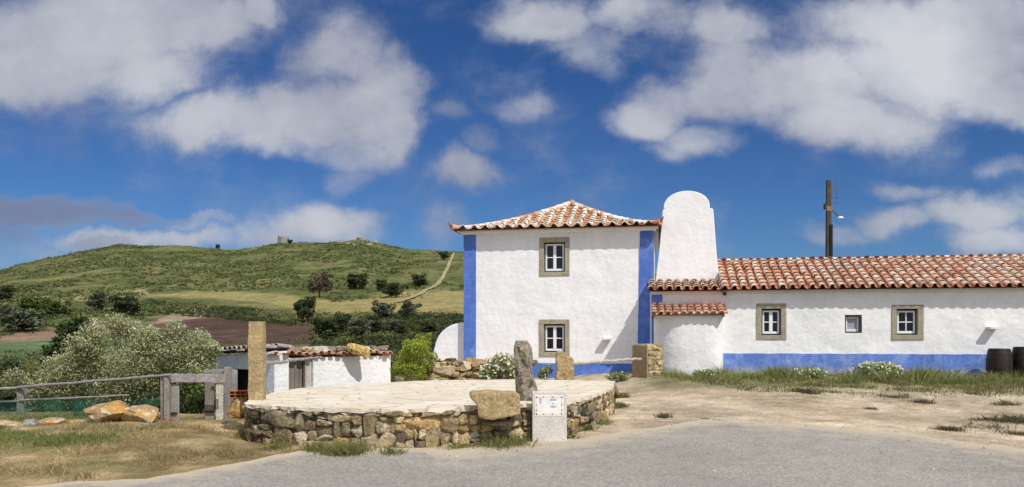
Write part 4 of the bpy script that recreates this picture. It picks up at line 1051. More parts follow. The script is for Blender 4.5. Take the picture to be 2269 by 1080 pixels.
# ------------------------------------------------------------------ shrubs and trees
def to_lobes(L, Y, origin, ydepth=.6):
    out = []
    for px, py, r in L:
        q = at(px, py, Y); rr = r / K * Y; out.append((q.x - origin.x, random.uniform(-ydepth, ydepth), q.z - origin.z, rr, rr))
    return out
def shrub(name, label, cat, base, lobes, n, size, pal_hi, pal_lo, stems=6, asp=.45, inner=.45, flowers=None, stem_h=None, mat='leaf'):
    o = thing(name, label, cat, base); m = MB(); P, lum = lobe_points(lobes, n, inner)
    P[:, 2] = np.maximum(P[:, 2], .0)
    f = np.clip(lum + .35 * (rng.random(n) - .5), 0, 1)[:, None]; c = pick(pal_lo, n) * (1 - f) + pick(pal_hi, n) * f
    leaves(m, P, size, c, asp); m.build('crown', M[mat], o)
    m = MB()
    for k in range(stems):
        l = lobes[k % len(lobes)]; b = Vector((random.uniform(-.15, .15) * l[3] * 2, random.uniform(-.2, .2), -.1)); t = Vector((l[0], l[1], l[2])); mid = b.lerp(t, .5) + Vector((random.uniform(-.1, .1), random.uniform(-.1, .1), .1)) * l[3]
        r = max(.012, l[3] * .06); m.tube(b, mid, r, r * .7, 6); m.tube(mid, t, r * .7, r * .25, 6)
    m.build('stem', M['bark'], o)
    if flowers:
        P, lum = lobe_points(lobes, flowers[0], .93); P = P[(P[:, 2] > .05)]
        m = MB(); N = len(P); a = rng.normal(size=(N, 3)) * .5 + np.array((.1, -.6, .8)); a /= np.linalg.norm(a, axis=1)[:, None]
        u = np.cross(a, (0.3, .2, 1)); u /= np.linalg.norm(u, axis=1)[:, None]; v = np.cross(a, u); s_ = (flowers[1] * (.7 + .6 * rng.random(N)))[:, None]
        ring = np.stack([P + (u * math.cos(k * math.pi / 3) + v * math.sin(k * math.pi / 3)) * s_ for k in range(6)], 1)
        m.addq(ring, 6, np.repeat(pick(flowers[2], N, .08), 6, 0))
        Q = P + a * .006; ring = np.stack([Q + (u * math.cos(k * math.pi / 2) + v * math.sin(k * math.pi / 2)) * s_ * .33 for k in range(4)], 1)
        m.addq(ring, 4, np.repeat(pick([(.72, .5, .05)], N, .1), 4, 0)); fo_ = m.build('flower', M['petal'], o); tag(fo_, kind='stuff')
    return o
# silvery shrub beyond the fence
b0 = at(300, 900, 20.3); b0.z = float(zt(b0.x, b0.y)) - .05
LB = to_lobes([(248, 722, 34), (285, 735, 30), (228, 745, 36), (215, 775, 50), (262, 770, 55), (320, 775, 52), (350, 752, 42), (405, 738, 34), (430, 755, 34), (400, 790, 62), (450, 775, 45), (488, 775, 22), (330, 825, 80), (250, 830, 72), (120, 828, 46), (88, 845, 38), (70, 838, 30), (150, 812, 40), (180, 842, 58), (410, 845, 72), (460, 830, 50), (300, 880, 90), (410, 890, 70), (180, 890, 80), (70, 880, 45)], 20.3, b0, .7)
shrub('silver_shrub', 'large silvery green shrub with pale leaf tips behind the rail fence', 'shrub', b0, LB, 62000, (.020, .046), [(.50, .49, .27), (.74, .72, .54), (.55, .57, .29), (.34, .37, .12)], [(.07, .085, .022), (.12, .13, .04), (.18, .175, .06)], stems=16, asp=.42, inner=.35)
b0 = at(165, 860, 24); b0.z = float(zt(b0.x, b0.y))
shrub('dark_shrub', 'dark green round bush showing behind the top left of the silvery shrub', 'shrub', b0, to_lobes([(150, 752, 42), (182, 730, 32), (138, 800, 48), (190, 790, 40), (165, 775, 45)], 24, b0, .4), 4500, (.05, .10), [(.055, .09, .025), (.045, .075, .02)], [(.015, .025, .01)], mat='far_leaf')
G = [(.46, .54, .045), (.58, .62, .08), (.36, .44, .04)]; GL = [(.09, .12, .02), (.13, .16, .03)]
b0 = at(915, 838, 18.9); b0.z = .35
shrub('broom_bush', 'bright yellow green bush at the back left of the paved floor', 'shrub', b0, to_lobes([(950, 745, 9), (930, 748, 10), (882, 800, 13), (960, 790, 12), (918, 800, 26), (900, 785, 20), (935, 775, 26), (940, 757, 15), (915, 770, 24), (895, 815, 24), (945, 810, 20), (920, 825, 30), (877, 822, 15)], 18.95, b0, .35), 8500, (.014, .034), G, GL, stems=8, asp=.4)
b0 = at(1105, 838, 18.7); b0.z = .4
DG = [(.28, .32, .10), (.34, .37, .14), (.42, .43, .2)]
WF = [(.80, .79, .70), (.78, .76, .55), (.82, .82, .8)]
shrub('daisy_bush', 'rounded daisy bush with white flowers below the tall house, left of the upright stone', 'flower bush', b0, to_lobes([(1105, 815, 30), (1085, 820, 26), (1130, 812, 28), (1110, 800, 22), (1140, 825, 20), (1075, 830, 16)], 18.7, b0, .2), 7000, (.013, .03), DG, GL, stems=6, asp=.35, flowers=(480, .028, WF))
b0 = at(1208, 838, 18.8); b0.z = .4
shrub('daisy_bush', 'small daisy clump between the upright stone and the yellow stump', 'flower bush', b0, to_lobes([(1205, 825, 14), (1215, 820, 12), (1198, 830, 10)], 18.8, b0, .1), 1000, (.018, .035), DG, GL, stems=4, asp=.35, flowers=(50, .02, WF))
def daisies(px, py, w, h, Y, n, nf, label):
    b = at(px, py, Y); z = float(zt(b.x, b.y)); r = w / 2 / K * Y; hh = h / K * Y
    L = [(random.uniform(-.6, .6) * r, random.uniform(-.3, .3) * r, hh * .45, r * .5, hh * .5) for _ in range(7)] + [(0, 0, hh * .5, r * .75, hh * .52)]
    shrub('daisy_bush', label, 'flower bush', (b.x, b.y, z), L, n, (.02, .045), [(.32, .38, .12), (.38, .42, .16), (.27, .34, .09)], GL, stems=6, asp=.3, flowers=(nf, .03, WF))
daisies(1950, 835, 125, 40, 23.6, 4500, 420, 'broad mound of white daisies flowering below the square barred window')
daisies(1800, 832, 90, 26, 23.9, 2200, 130, 'low pale daisy clump against the blue base below the small window')
daisies(1560, 836, 60, 22, 24.0, 1200, 25, 'sparse leafy weed clump at the foot of the rounded oven')
daisies(1372, 838, 60, 22, 24.2, 1100, 25, 'wispy flowering weeds left of the gate pillar under the pole')

# far bushes: prototype crowns shared by every copy
def far_crown(n, size, hi, lo, nl=7, seed=0, dens=.5):
    r_ = random.Random(seed); L = [(r_.uniform(-.36, .36), r_.uniform(-.3, .3), r_.uniform(.22, .78), r_.uniform(.11, .24), r_.uniform(.10, .22)) for _ in range(nl + 7)] + [(0, 0, .42, .36, .34)]
    P, lum = lobe_points(L, n, dens); P[:, 2] = np.maximum(P[:, 2], .02); m = MB()
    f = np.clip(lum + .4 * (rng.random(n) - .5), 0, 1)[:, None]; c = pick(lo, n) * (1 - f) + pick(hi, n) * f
    leaves(m, P, size, c, .6); return m
HI = [(.085, .11, .038), (.065, .092, .032), (.11, .13, .05)]; LO = [(.018, .027, .013), (.028, .038, .018)]
GHI = [(.17, .19, .11), (.13, .155, .085), (.20, .21, .13)]; GLO = [(.03, .04, .022), (.045, .055, .03)]
LHI = [(.13, .19, .04), (.17, .22, .06)]; LLO = [(.03, .05, .015)]
BHI = [(.165, .125, .08), (.14, .11, .065)]; BLO = [(.07, .05, .035)]
PROTO = {}
for kname, hi, lo, n in (('dark', HI, LO, 2200), ('grey', GHI, GLO, 2200), ('light', LHI, LLO, 2000), ('brown', BHI, BLO, 1000)):
    PROTO[kname] = []
    for s_ in range(3 if kname != 'brown' else 1):
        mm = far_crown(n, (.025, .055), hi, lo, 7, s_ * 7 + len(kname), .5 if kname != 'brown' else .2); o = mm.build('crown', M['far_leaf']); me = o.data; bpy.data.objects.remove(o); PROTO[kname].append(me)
tm = MB(); tm.tube((0, 0, -.12), (.03, 0, .22), .05, .04, 7); tm.tube((.03, 0, .2), (.2, .05, .5), .03, .012, 6); tm.tube((.03, 0, .2), (-.16, -.05, .55), .03, .012, 6); tm.tube((.03, 0, .22), (.02, .1, .62), .03, .01, 6)
to_ = tm.build('trunk', M['bark']); TRUNK = to_.data; bpy.data.objects.remove(to_)
def ground_y(px, py):
    """distance where the ground shows at this photo pixel on the far slopes"""
    ys = np.concatenate([np.linspace(24, 80, 200), np.linspace(80, 569, 700)]); u = (px - CX) / K
    ps = HZ - (zt(u * ys, ys, False) - EYE) * K / ys
    ok = np.where(ps <= py)[0]; return float(ys[ok[0]]) if len(ok) else 560.
cnt = 0
def farbush(name, label, kind, px, top, bot, w, Y=None, group=None, cat='bush', lift=0.):
    global cnt
    Y = Y or ground_y(px, bot - 3); x = xy(px, Y); z = float(zt(x, Y)); H = (bot - top) / K * Y; W = w / K * Y
    o = thing(name, label, cat, (x, Y, z - .05 * H), random.uniform(0, 6.28) if w < 1.6 * (bot - top) else 0., group)
    c = bpy.data.objects.new('crown', PROTO[kind][cnt % len(PROTO[kind])]); link(c, o); c.scale = (W * 1.02, W * 1.02, H * 1.10); c.location = (0, 0, lift * H)
    t = bpy.data.objects.new('trunk', TRUNK); link(t, o); t.scale = (W * .7, W * .7, H * .9)
    cnt += 1; return o
FB = [
 ('bush', 'tall dark bush at the right end of the ploughed field', 'dark', 680, 655, 716, 62),
 ('bush', 'dark hillside bush with a wide flat crown, left of the trio below the crags', 'dark', 797, 607, 646, 58),
 ('bush', 'dark bush highest of those left of the dirt path, near its bend', 'dark', 928, 606, 642, 46),
 ('bush', 'dark double bush on the slope just above the tan field', 'dark', 876, 627, 662, 58),
 ('bush', 'small dark bush touching the left side of the double bush', 'dark', 850, 622, 650, 34),
 ('tree', 'round olive green tree on the tan field, left of a matching one', 'grey', 851, 666, 710, 62),
 ('tree', 'round olive green tree on the tan field with a visible short trunk, nearest the house', 'grey', 909, 666, 708, 50),
 ('bush', 'leafy green bush overlapping the right edge of the ploughed field', 'dark', 722, 704, 756, 66),
 ('bush', 'dark bush rising behind the hedge right of the ploughed field', 'dark', 757, 692, 742, 56),
 ('bush', 'grey green bush in the middle of the valley hedge', 'grey', 800, 704, 752, 66),
 ('bush', 'dark hedge bush in the valley below the left tan field tree', 'dark', 836, 700, 742, 46),
 ('bush', 'grey hedge bush below the tan field trees, nearest the house', 'grey', 872, 706, 740, 48),
 ('bush', 'low dark bush alone in the rough valley strip left of the house', 'dark', 893, 722, 746, 40),
 ('bush', 'dark low bush right of the tan field trees near the house wall', 'dark', 960, 716, 742, 60),
 ('bush', 'brownish low scrub beside the white buttress', 'brown', 985, 722, 748, 60),
 ('bush', 'grey green bush left of the dark clump above the silvery shrub', 'grey', 226, 645, 692, 62),
 ('bush', 'wide dark clump above the silvery shrub', 'dark', 290, 655, 702, 84),
 ('bush', 'big grey green bush at the far left of the valley', 'grey', 48, 676, 738, 110),
 ('bush', 'dark bush at the left picture edge on the hill foot', 'dark', 14, 634, 672, 50),
 ('bush', 'bright green bush left of the grey green clump in the valley', 'light', 128, 664, 704, 60),
 ('bush', 'bright green low bush below the hill at the left', 'light', 70, 655, 690, 70),
 ('bush', 'dark bush high on the hill beside the top of the dirt path', 'dark', 983, 556, 578, 24),
 ('bush', 'tiny dark bush on the skyline left of the ruined tower', 'dark', 484, 544, 556, 12),
 ('bush', 'tiny dark bush beside the ruined tower on the skyline', 'dark', 643, 532, 543, 16),
]
for f in FB: farbush(f[0], f[1], f[2], *f[3:7], cat=f[0])
farbush('dead_tree', 'bare brownish tree standing behind the tall dark bush', 'brown', 708, 606, 664, 66, cat='tree', lift=.12)
NB = [(-30, 770, 880, 130, 34, 'dark', 'dark bush at the left picture edge, tallest by the fence'), (55, 798, 880, 110, 31, 'dark', 'dark green bush behind the fence at the left, in front of the green field'), (100, 790, 870, 80, 38, 'light', 'mid green bush behind the left fence post, beside the silvery shrub'),
      (5, 815, 890, 90, 26, 'dark', 'low dark bush just behind the left end of the fence'), (430, 810, 900, 120, 25, 'dark', 'shaded dark bush seen through the gate frame'), (445, 840, 940, 90, 17.2, 'light', 'weedy green bush close behind the gate frame'), (560, 768, 800, 120, 60, 'light', 'light green bush just over the shed roof, left part'), (840, 752, 800, 150, 55, 'grey', 'greyish scrub bush just over the shed roof, right part'), (725, 752, 800, 110, 58, 'light', 'light green bush just over the middle of the shed roof'), (960, 745, 800, 90, 50, 'grey', 'grey scrub bush between the broom bush and the buttress')]
for px, top, bot, w, Y, kind, lab in NB:
    o = farbush('bush', lab, kind, px, top, bot, w, Y=Y)
    zb = EYE - (bot - HZ) / K * Y; o.location.z = min(o.location.z, zb + .3) if Y > 20 else o.location.z

# scrub speckling the hillside: uncountable
def scrub():
    m = MB(); N = 11000
    Y = 165 + (566 - 165) * rng.random(N) ** .8; px = rng.uniform(-150, 1120, N); x = (px - CX) / K * Y
    py = HZ - (zt(x, Y, False) - EYE) * K / Y
    dens = fbm(x * .045, Y * .03, 4, 101, .6)
    tan = in_poly(px, py, [(330, 655), (480, 646), (640, 656), (760, 672), (880, 650), (1100, 640), (1100, 712), (694, 765), (440, 762), (290, 722), (430, 690)])
    k = (dens > .47) & ~tan & ~((px > 930) & (dens < .6)); x, Y = x[k], Y[k]; z = zt(x, Y)
    n = len(x); q = 16; s_ = (.35 + 1.15 * rng.random(n) ** 2.2) * np.interp(Y, [165, 570], [.8, 1.25])
    P = np.repeat(np.stack([x, Y, z], 1), q, 0) + rng.normal(size=(n * q, 3)) * np.repeat(s_, q)[:, None] * np.array((.75, .75, .32)) + np.array((0, 0, .25)) * np.repeat(s_, q)[:, None]
    base = pick([(.075, .105, .03), (.055, .078, .025), (.12, .14, .045), (.17, .17, .07), (.10, .13, .035), (.14, .155, .05)], n, .25)
    c = np.repeat(base, q, 0) * (.7 + .6 * rng.random((n * q, 1)))
    leaves(m, P, (.18, .45), c, .7); o = m.build('hill_scrub', M['far_leaf']); tag(o, 'low scrub and heath speckling the green hillside', 'scrub', kind='stuff')
scrub()
def undergrowth():
    m = MB(); A = []
    for f in FB[:-2]:
        Yb = ground_y(f[3], f[5] - 3); xb = xy(f[3], Yb); r = f[6] / K * Yb; k = 26; A.append(np.stack([xb + rng.normal(size=k) * r * .6, Yb + rng.normal(size=k) * r * .9], 1))
    k = 2600; px = rng.uniform(690, 1040, k); py = rng.uniform(694, 788, k); px2 = rng.uniform(320, 660, 900); py2 = 662 + (px2 - 320) * .085 + rng.uniform(2, 32, 900)
    px3 = rng.uniform(-60, 330, 700); py3 = rng.uniform(650, 735, 700)
    for q, r in zip(np.concatenate([px, px2, px3]), np.concatenate([py, py2, py3])):
        Yb = ground_y(q, r); A.append(np.array([[xy(q, Yb), Yb]]))
    A = np.concatenate(A); n = len(A); x, y = A[:, 0], A[:, 1]; q = 16; s_ = (.22 + .55 * rng.random(n) ** 2) * np.clip(y / 170, .5, 1.6); dark = (fbm(x * .06, y * .06, 3, 161) < .5)[:, None]
    P = np.repeat(np.stack([x, y, zt(x, y)], 1), q, 0) + rng.normal(size=(n * q, 3)) * np.repeat(s_, q)[:, None] * np.array((1, 1, .4)) + np.array((0, 0, .2)) * np.repeat(s_, q)[:, None]
    base = np.where(dark, pick([(.05, .07, .022), (.07, .085, .03), (.035, .05, .018)], n, .3), pick([(.12, .135, .04), (.17, .165, .065), (.10, .125, .03), (.20, .16, .09)], n, .3)); c = np.repeat(base, q, 0) * (.65 + .6 * rng.random((n * q, 1)))
    leaves(m, P, (.10, .26), c, .6); o = m.build('undergrowth', M['far_leaf']); tag(o, 'tangled undergrowth around the valley bushes and field edges', 'undergrowth', kind='stuff')
undergrowth()
def rough_valley():
    m = MB(); N = 9000; Y = 20 + 70 * rng.random(N) ** 1.3; px = rng.uniform(-250, 1060, N); x = (px - CX) / K * Y
    k = (x < -3.6 - .0 * Y) | (Y > 42); x, Y = x[k], Y[k]; z = zt(x, Y); n = len(x); q = 9
    s_ = .12 + .3 * rng.random(n)
    P = np.repeat(np.stack([x, Y, z], 1), q, 0) + rng.normal(size=(n * q, 3)) * np.repeat(s_, q)[:, None] * np.array((.8, .8, .4)) + np.array((0, 0, .1))
    base = pick([(.09, .12, .03), (.06, .09, .025), (.15, .16, .06), (.19, .17, .08)], n, .3); c = np.repeat(base, q, 0) * (.7 + .6 * rng.random((n * q, 1)))
    leaves(m, P, (.06, .16), c, .5); o = m.build('valley_weeds', M['far_leaf']); tag(o, 'rough weeds covering the slope down to the valley', 'weeds', kind='stuff')
rough_valley()

# hilltop ruin and crags
Y = 566; q = at(628, 541, Y); z = float(zt(q.x, Y)); tw = thing('ruined_tower', 'stump of a round stone tower on the hilltop', 'tower', (q.x, Y, z - 1))
m = MB(); N = 28; V = []
for j, zz in enumerate((0, 2.5, 4.0, 5.2)):
    for i in range(N):
        a = 2 * math.pi * i / N; top = (random.uniform(-.7, .2) + (.8 if 8 < i < 18 else 0)) if j == 3 else 0; V.append((3.9 * math.cos(a) * (1 - .015 * j), 3.9 * math.sin(a), zz + top))
m.add(V, [(j * N + i, j * N + (i + 1) % N, (j + 1) * N + (i + 1) % N, (j + 1) * N + i) for j in range(3) for i in range(N)])
m.build('tower_wall', pbr('tower_stone', (.30, .285, .25), var=((.6, .25), (2, .25)), bump=((1.5, .6, .4),)), tw)
for px, py, Y, a, b, lab in ((800, 528, 567, 3.0, 1.2, 'grey rock outcrop on the hill crest'), (832, 534, 567, 1.6, 1.1, 'smaller dark rock on the crest right of the outcrop'), (770, 551, 530, 1.7, .9, 'pale rock face below the crest, upper one'), (818, 556, 525, 2.0, 1.0, 'broad pale rock below the crest outcrop, right one'), (785, 562, 515, 1.5, .9, 'pale rock face below the crest, lower one')):
    x = xy(px, Y); z = float(zt(x, Y)); mm = MB(); add_stone(mm, (0, 0, 0), (a, 0, 0), (0, a * .7, 0), (0, 0, b * 1.3), (.33, .29, .24), .3, True, 6)
    o = mm.build('rock_outcrop', pbr('crag', (.31, .27, .22), var=((.5, .3), (2, .3)), bump=((1, .7, .6),))); o.location = (x, Y, z); tag(o, lab, 'rock')

# ------------------------------------------------------------------ grasses
def scatter(n, x0, x1, y0, y1, dens=None):
    x = rng.uniform(x0, x1, n); y = rng.uniform(y0, y1, n); k = np.ones(n, bool)
    k &= ~in_poly(x, y, [tuple(p) for p in OUTR[::4]])
    if dens is not None: k &= rng.random(n) < dens(x, y)
    x, y = x[k], y[k]; return np.stack([x, y, zt(x, y) - .01], 1)
def grass_patch(name, label, P, h, w, base, tip, lean=.7):
    m = MB(); n = len(P); blades(m, P, h, w, pick(base, n), pick(tip, n), lean); o = m.build(name, M['grass']); tag(o, label, 'grass', kind='stuff'); return o
rd_ = lambda x, y: np.where(in_poly(x, y, ROAD), 0, 1) * np.clip(dist_poly(x, y, ROAD) / .3, 0, 1)
P = scatter(125000, -11, -2.0, 7.4, 15.6, lambda x, y: rd_(x, y) * S(fbm(x * 1.5, y * 1.5, 4, 111), .30, .62) * (S(-x, 2.6, 4.2) * .95 + .05))
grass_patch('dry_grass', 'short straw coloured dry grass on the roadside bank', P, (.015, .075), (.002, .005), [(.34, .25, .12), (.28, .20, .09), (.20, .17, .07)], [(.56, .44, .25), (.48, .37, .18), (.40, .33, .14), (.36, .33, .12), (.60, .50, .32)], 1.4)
P = scatter(75000, -11.5, -5.2, 10.6, 15.4, lambda x, y: S(fbm(x * .9, y * .9, 3, 71), .40, .60) * S(-x, 5.3, 6.6))
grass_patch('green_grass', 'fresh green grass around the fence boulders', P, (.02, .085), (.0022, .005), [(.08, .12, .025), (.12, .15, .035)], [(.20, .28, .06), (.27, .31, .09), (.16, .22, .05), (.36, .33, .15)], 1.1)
loc_dn = lambda x, y: (-(x - ORG[0]) * -math.sin(ANG) + (y - ORG[1]) * math.cos(ANG))
def wdens(x, y):
    d = (x - ORG[0]) * math.sin(ANG) + (y - ORG[1]) * math.cos(ANG)
    n_ = fbm(x * .7, y * .7, 4, 121); edge = -6.6 + 3.2 * (n_ - .5) + .9 * S(x, 3.2, 7)*-1 + 2.4 * (1 - S(x, 4, 6))
    return S(d, edge, edge + 2.0) * (1 - S(d, -1.35, -1.2)) * S(x, 3.6, 5.2) * S(n_, .25, .5)
P = scatter(130000, 3.6, 19, 17.5, 27.5, wdens)
gd = (P[:, 0] - ORG[0]) * math.sin(ANG) + (P[:, 1] - ORG[1]) * math.cos(ANG)
tall = gd > -4.6
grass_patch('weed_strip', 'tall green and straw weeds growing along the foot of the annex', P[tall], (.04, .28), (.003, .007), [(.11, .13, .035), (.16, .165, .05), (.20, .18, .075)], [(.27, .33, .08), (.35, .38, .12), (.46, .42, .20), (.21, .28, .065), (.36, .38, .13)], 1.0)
grass_patch('low_weeds', 'low sparse weeds fringing the dirt yard before the annex', P[~tall], (.02, .10), (.005, .012), [(.13, .12, .05), (.20, .17, .08)], [(.28, .29, .11), (.40, .36, .18), (.24, .25, .09)], 1.2)
def herbs():
    m = MB(); N = 520; x = rng.uniform(4.2, 17.5, N); y = rng.uniform(19, 26, N); d = (x - ORG[0]) * math.sin(ANG) + (y - ORG[1]) * math.cos(ANG)
    n_ = fbm(x * .7, y * .7, 4, 121); k = (d > -5.2 + 3.2 * (n_ - .5)) & (d < -1.5) & (rng.random(N) < .25 + .75 * S(d, -4.5, -2)) & ~((x < 8) & (d > -2.3) & (x > 4.6) & (x < 7.2)); x, y, d = x[k], y[k], d[k]; n = len(x); q = 46
    s_ = (.06 + .15 * rng.random(n) ** 1.5) * (.6 + .7 * S(d, -4.5, -1.8)); P = np.repeat(np.stack([x, y, zt(x, y)], 1), q, 0) + np.abs(rng.normal(size=(n * q, 3)) * np.array((0, 0, .75))) * np.repeat(s_, q)[:, None] + rng.normal(size=(n * q, 3)) * np.array((.85, .85, 0)) * np.repeat(s_, q)[:, None]
    base = pick([(.20, .25, .06), (.28, .30, .09), (.14, .19, .045), (.42, .36, .18), (.34, .27, .16)], n, .25); c = np.repeat(base, q, 0) * (.65 + .6 * rng.random((n * q, 1)))
    leaves(m, P, (.012, .032), c, .35); o = m.build('leafy_weeds', M['leaf']); tag(o, 'mixed leafy weeds and seed heads in the strip before the annex', 'weeds', kind='stuff')
    m = MB(); j = rng.choice(n, 260); P = np.stack([x[j], y[j], zt(x[j], y[j])], 1) + rng.normal(size=(260, 3)) * np.array((.2, .2, .03)) + np.array((0, 0, .13))
    leaves(m, P, (.012, .02), pick([(.82, .8, .72), (.78, .7, .3)], 260, .1), .9); o = m.build('wild_flowers', M['petal']); tag(o, 'small white and yellow wild flowers among the weeds', 'wild flowers', kind='stuff')
herbs()
def tufts(name, label, spots, h, base, tip, mul=1):
    A = []
    for px, py, w, n in spots:
        Y = (EYE - .05) * K / (py - HZ); x = xy(px, Y); r = w / 2 / K * Y; n = int(n * mul); a = rng.normal(size=(n, 2)) * .55; A.append(np.stack([x + a[:, 0] * r, Y + a[:, 1] * r * 1.3], 1))
    Q = np.concatenate(A); Q = Q[~in_poly(Q[:, 0], Q[:, 1], [tuple(p) for p in OUTR[::4]])]; P = np.stack([Q[:, 0], Q[:, 1], zt(Q[:, 0], Q[:, 1]) - .01], 1)
    grass_patch(name, label, P, h, (.002, .005), base, tip, 1.3)
tufts('yard_weeds', 'flat dark weed patches dotting the right side of the dirt yard', [(1785, 878, 50, 500), (1560, 922, 26, 160), (1590, 926, 20, 120), (1470, 918, 30, 120), (1980, 882, 60, 420), (2040, 892, 50, 400), (1930, 905, 26, 160), (2100, 945, 60, 360), (2180, 942, 70, 380), (2240, 930, 70, 700), (2255, 955, 60, 300), (2170, 926, 40, 160), (1430, 905, 24, 60), (1870, 875, 60, 350), (2150, 880, 60, 300), (2235, 895, 50, 260)], (.02, .09), [(.07, .065, .03), (.11, .09, .05)], [(.16, .16, .06), (.22, .19, .10), (.13, .14, .05)], 2.)
tufts('wall_foot_grass', 'green weeds tucked along the foot of the stone floor wall', [(760, 997, 90, 900), (700, 992, 40, 250), (1110, 978, 110, 900), (1020, 985, 60, 250), (560, 962, 60, 500), (600, 985, 60, 350), (1290, 945, 40, 500), (1330, 930, 60, 900), (1365, 900, 40, 1000), (1372, 880, 36, 900), (880, 998, 60, 160), (1262, 962, 50, 300), (1150, 968, 30, 300)], (.02, .10), [(.06, .08, .02), (.10, .10, .03)], [(.24, .28, .07), (.34, .32, .12), (.18, .23, .06), (.42, .36, .16)], 2.2)
# gravel
def gravel():
    m = MB(); N = 2600; x = rng.uniform(-3, 14, N); y = rng.uniform(9, 24, N)
    edge = np.exp(-dist_poly(x, y, ROAD) / 1.3); k = (rng.random(N) < (.15 + .85 * edge)) & ~in_poly(x, y, [tuple(p) for p in OUTR[::4]]); x, y = x[k], y[k]; z = np.where(in_poly(x, y, ROAD), .01, zt(x, y))
    base = np.array([(1, 0, 0), (-1, 0, 0), (0, 1, 0), (0, -1, 0), (0, 0, 1), (0, 0, -.5)], float); F = [(0, 2, 4), (2, 1, 4), (1, 3, 4), (3, 0, 4), (2, 0, 5), (1, 2, 5), (3, 1, 5), (0, 3, 5)]
    for a, b, c in zip(x, y, z):
        s_ = .008 + .022 * random.random() ** 3; th = random.random() * 6.28; Rm = np.array(((math.cos(th), -math.sin(th), 0), (math.sin(th), math.cos(th), 0), (0, 0, .7)))
        m.add((base * (s_ * rng.uniform(.7, 1.3, (6, 1)))) @ Rm.T + np.array((a, b, c)), F, np.array(random.choice([(.45, .38, .28), (.35, .3, .25), (.55, .5, .42), (.25, .21, .17)])))
    o = m.build('gravel', pbr('pebble', attr=True)); tag(o, 'loose pebbles scattered over the yard and road edge', 'gravel', kind='stuff')
gravel()
def poppy(px, py, Y, label):
    q = at(px, py, Y); z = min(q.z - .03, 99); g = float(zt(q.x, q.y)); o = thing('poppy', label, 'flower', (q.x, q.y, g)); h = max(.06, q.z - g)
    m = MB(); m.tube((0, 0, 0), (0, 0, h), .004, .003, 5, (.1, .15, .05)); m.build('stem', M['leaf'], o)
    m = MB(); 
    for k in range(4):
        a = k * math.pi / 2; c, s_ = math.cos(a), math.sin(a); r = .032
        m.add([(0, 0, h), (c * r - s_ * r * .8, s_ * r + c * r * .8, h + .02), (c * r * 1.3, s_ * r * 1.3, h + .026), (c * r + s_ * r * .8, s_ * r - c * r * .8, h + .02)], [(0, 1, 2, 3)], (.62, .025, .015))
    m.build('petals', M['petal'], o)
poppy(1296, 932, 12.75, 'red poppy by the wall right of the plaque marker')
poppy(366, 940, 13.7, 'red poppy at the foot of the fence end post, left one')
poppy(379, 948, 13.6, 'red poppy before the gate board, right of another')

# ------------------------------------------------------------------ sky, clouds, sun
SUNV = Vector((.85, -1.174, 1.66)).normalized(); el = math.asin(SUNV.z); az = math.atan2(SUNV.x, SUNV.y)
W = bpy.data.worlds.new('World'); scene.world = W; W.use_nodes = True; W.cycles.sampling_method = 'MANUAL'; W.cycles.sample_map_resolution = 512; t = W.node_tree
for n_ in list(t.nodes): t.nodes.remove(n_)
out = nd(t, 'ShaderNodeOutputWorld'); sky = nd(t, 'ShaderNodeTexSky'); sky.sky_type = 'NISHITA'; sky.sun_disc = False; sky.sun_elevation = el; sky.sun_rotation = az
sky.air_density = 1.0; sky.dust_density = .3; sky.ozone_density = 2.5; sky.altitude = 200
tc = nd(t, 'ShaderNodeTexCoord'); sx = nd(t, 'ShaderNodeSeparateXYZ'); t.links.new(tc.outputs['Generated'], sx.inputs[0])
ay = mathn(t, 'MAXIMUM', mathn(t, 'ABSOLUTE', sx.outputs[1]), .14)
gx = mathn(t, 'DIVIDE', sx.outputs[0], ay); gz = mathn(t, 'DIVIDE', sx.outputs[2], ay)
cv = nd(t, 'ShaderNodeCombineXYZ'); t.links.new(gx, cv.inputs[0]); t.links.new(gz, cv.inputs[1]); G0 = cv.outputs[0]
def warp(src, scale, ax, az_, detail, seed):
    mp_ = nd(t, 'ShaderNodeVectorMath'); mp_.operation = 'ADD'; mp_.inputs[1].default_value = (seed, seed * .7, seed * .3); t.links.new(src, mp_.inputs[0])
    n_ = noisen(t, mp_.outputs[0], scale, detail, .6); sub = nd(t, 'ShaderNodeVectorMath'); sub.operation = 'SUBTRACT'; sub.inputs[1].default_value = (.5, .5, .5); t.links.new(n_.outputs['Color'], sub.inputs[0])
    dv = nd(t, 'ShaderNodeVectorMath'); dv.operation = 'MULTIPLY_ADD'; dv.inputs[1].default_value = (ax, az_, 0); t.links.new(sub.outputs[0], dv.inputs[0]); t.links.new(src, dv.inputs[2]); return dv.outputs[0]
GD = warp(warp(G0, 3.4, .13, .08, 2, 3.), 10, .10, .08, 8, 9.)
def blobs(L):
    acc = None
    for px, py, rx, ry, w in L:
        a = nd(t, 'ShaderNodeVectorMath'); a.operation = 'SUBTRACT'; a.inputs[1].default_value = ((px - CX) / K, (HZ - py) / K, 0); t.links.new(GD, a.inputs[0])
        b = nd(t, 'ShaderNodeVectorMath'); b.operation = 'MULTIPLY'; b.inputs[1].default_value = (K / rx, K / ry, 0); t.links.new(a.outputs[0], b.inputs[0])
        l = nd(t, 'ShaderNodeVectorMath'); l.operation = 'LENGTH'; t.links.new(b.outputs[0], l.inputs[0])
        f = smooth(t, l.outputs['Value'], 1.25, .25, 0, w)
        acc = f if acc is None else mathn(t, 'MAXIMUM', mathn(t, 'ADD', mathn(t, 'MULTIPLY', acc, .35), f), acc)
    return acc
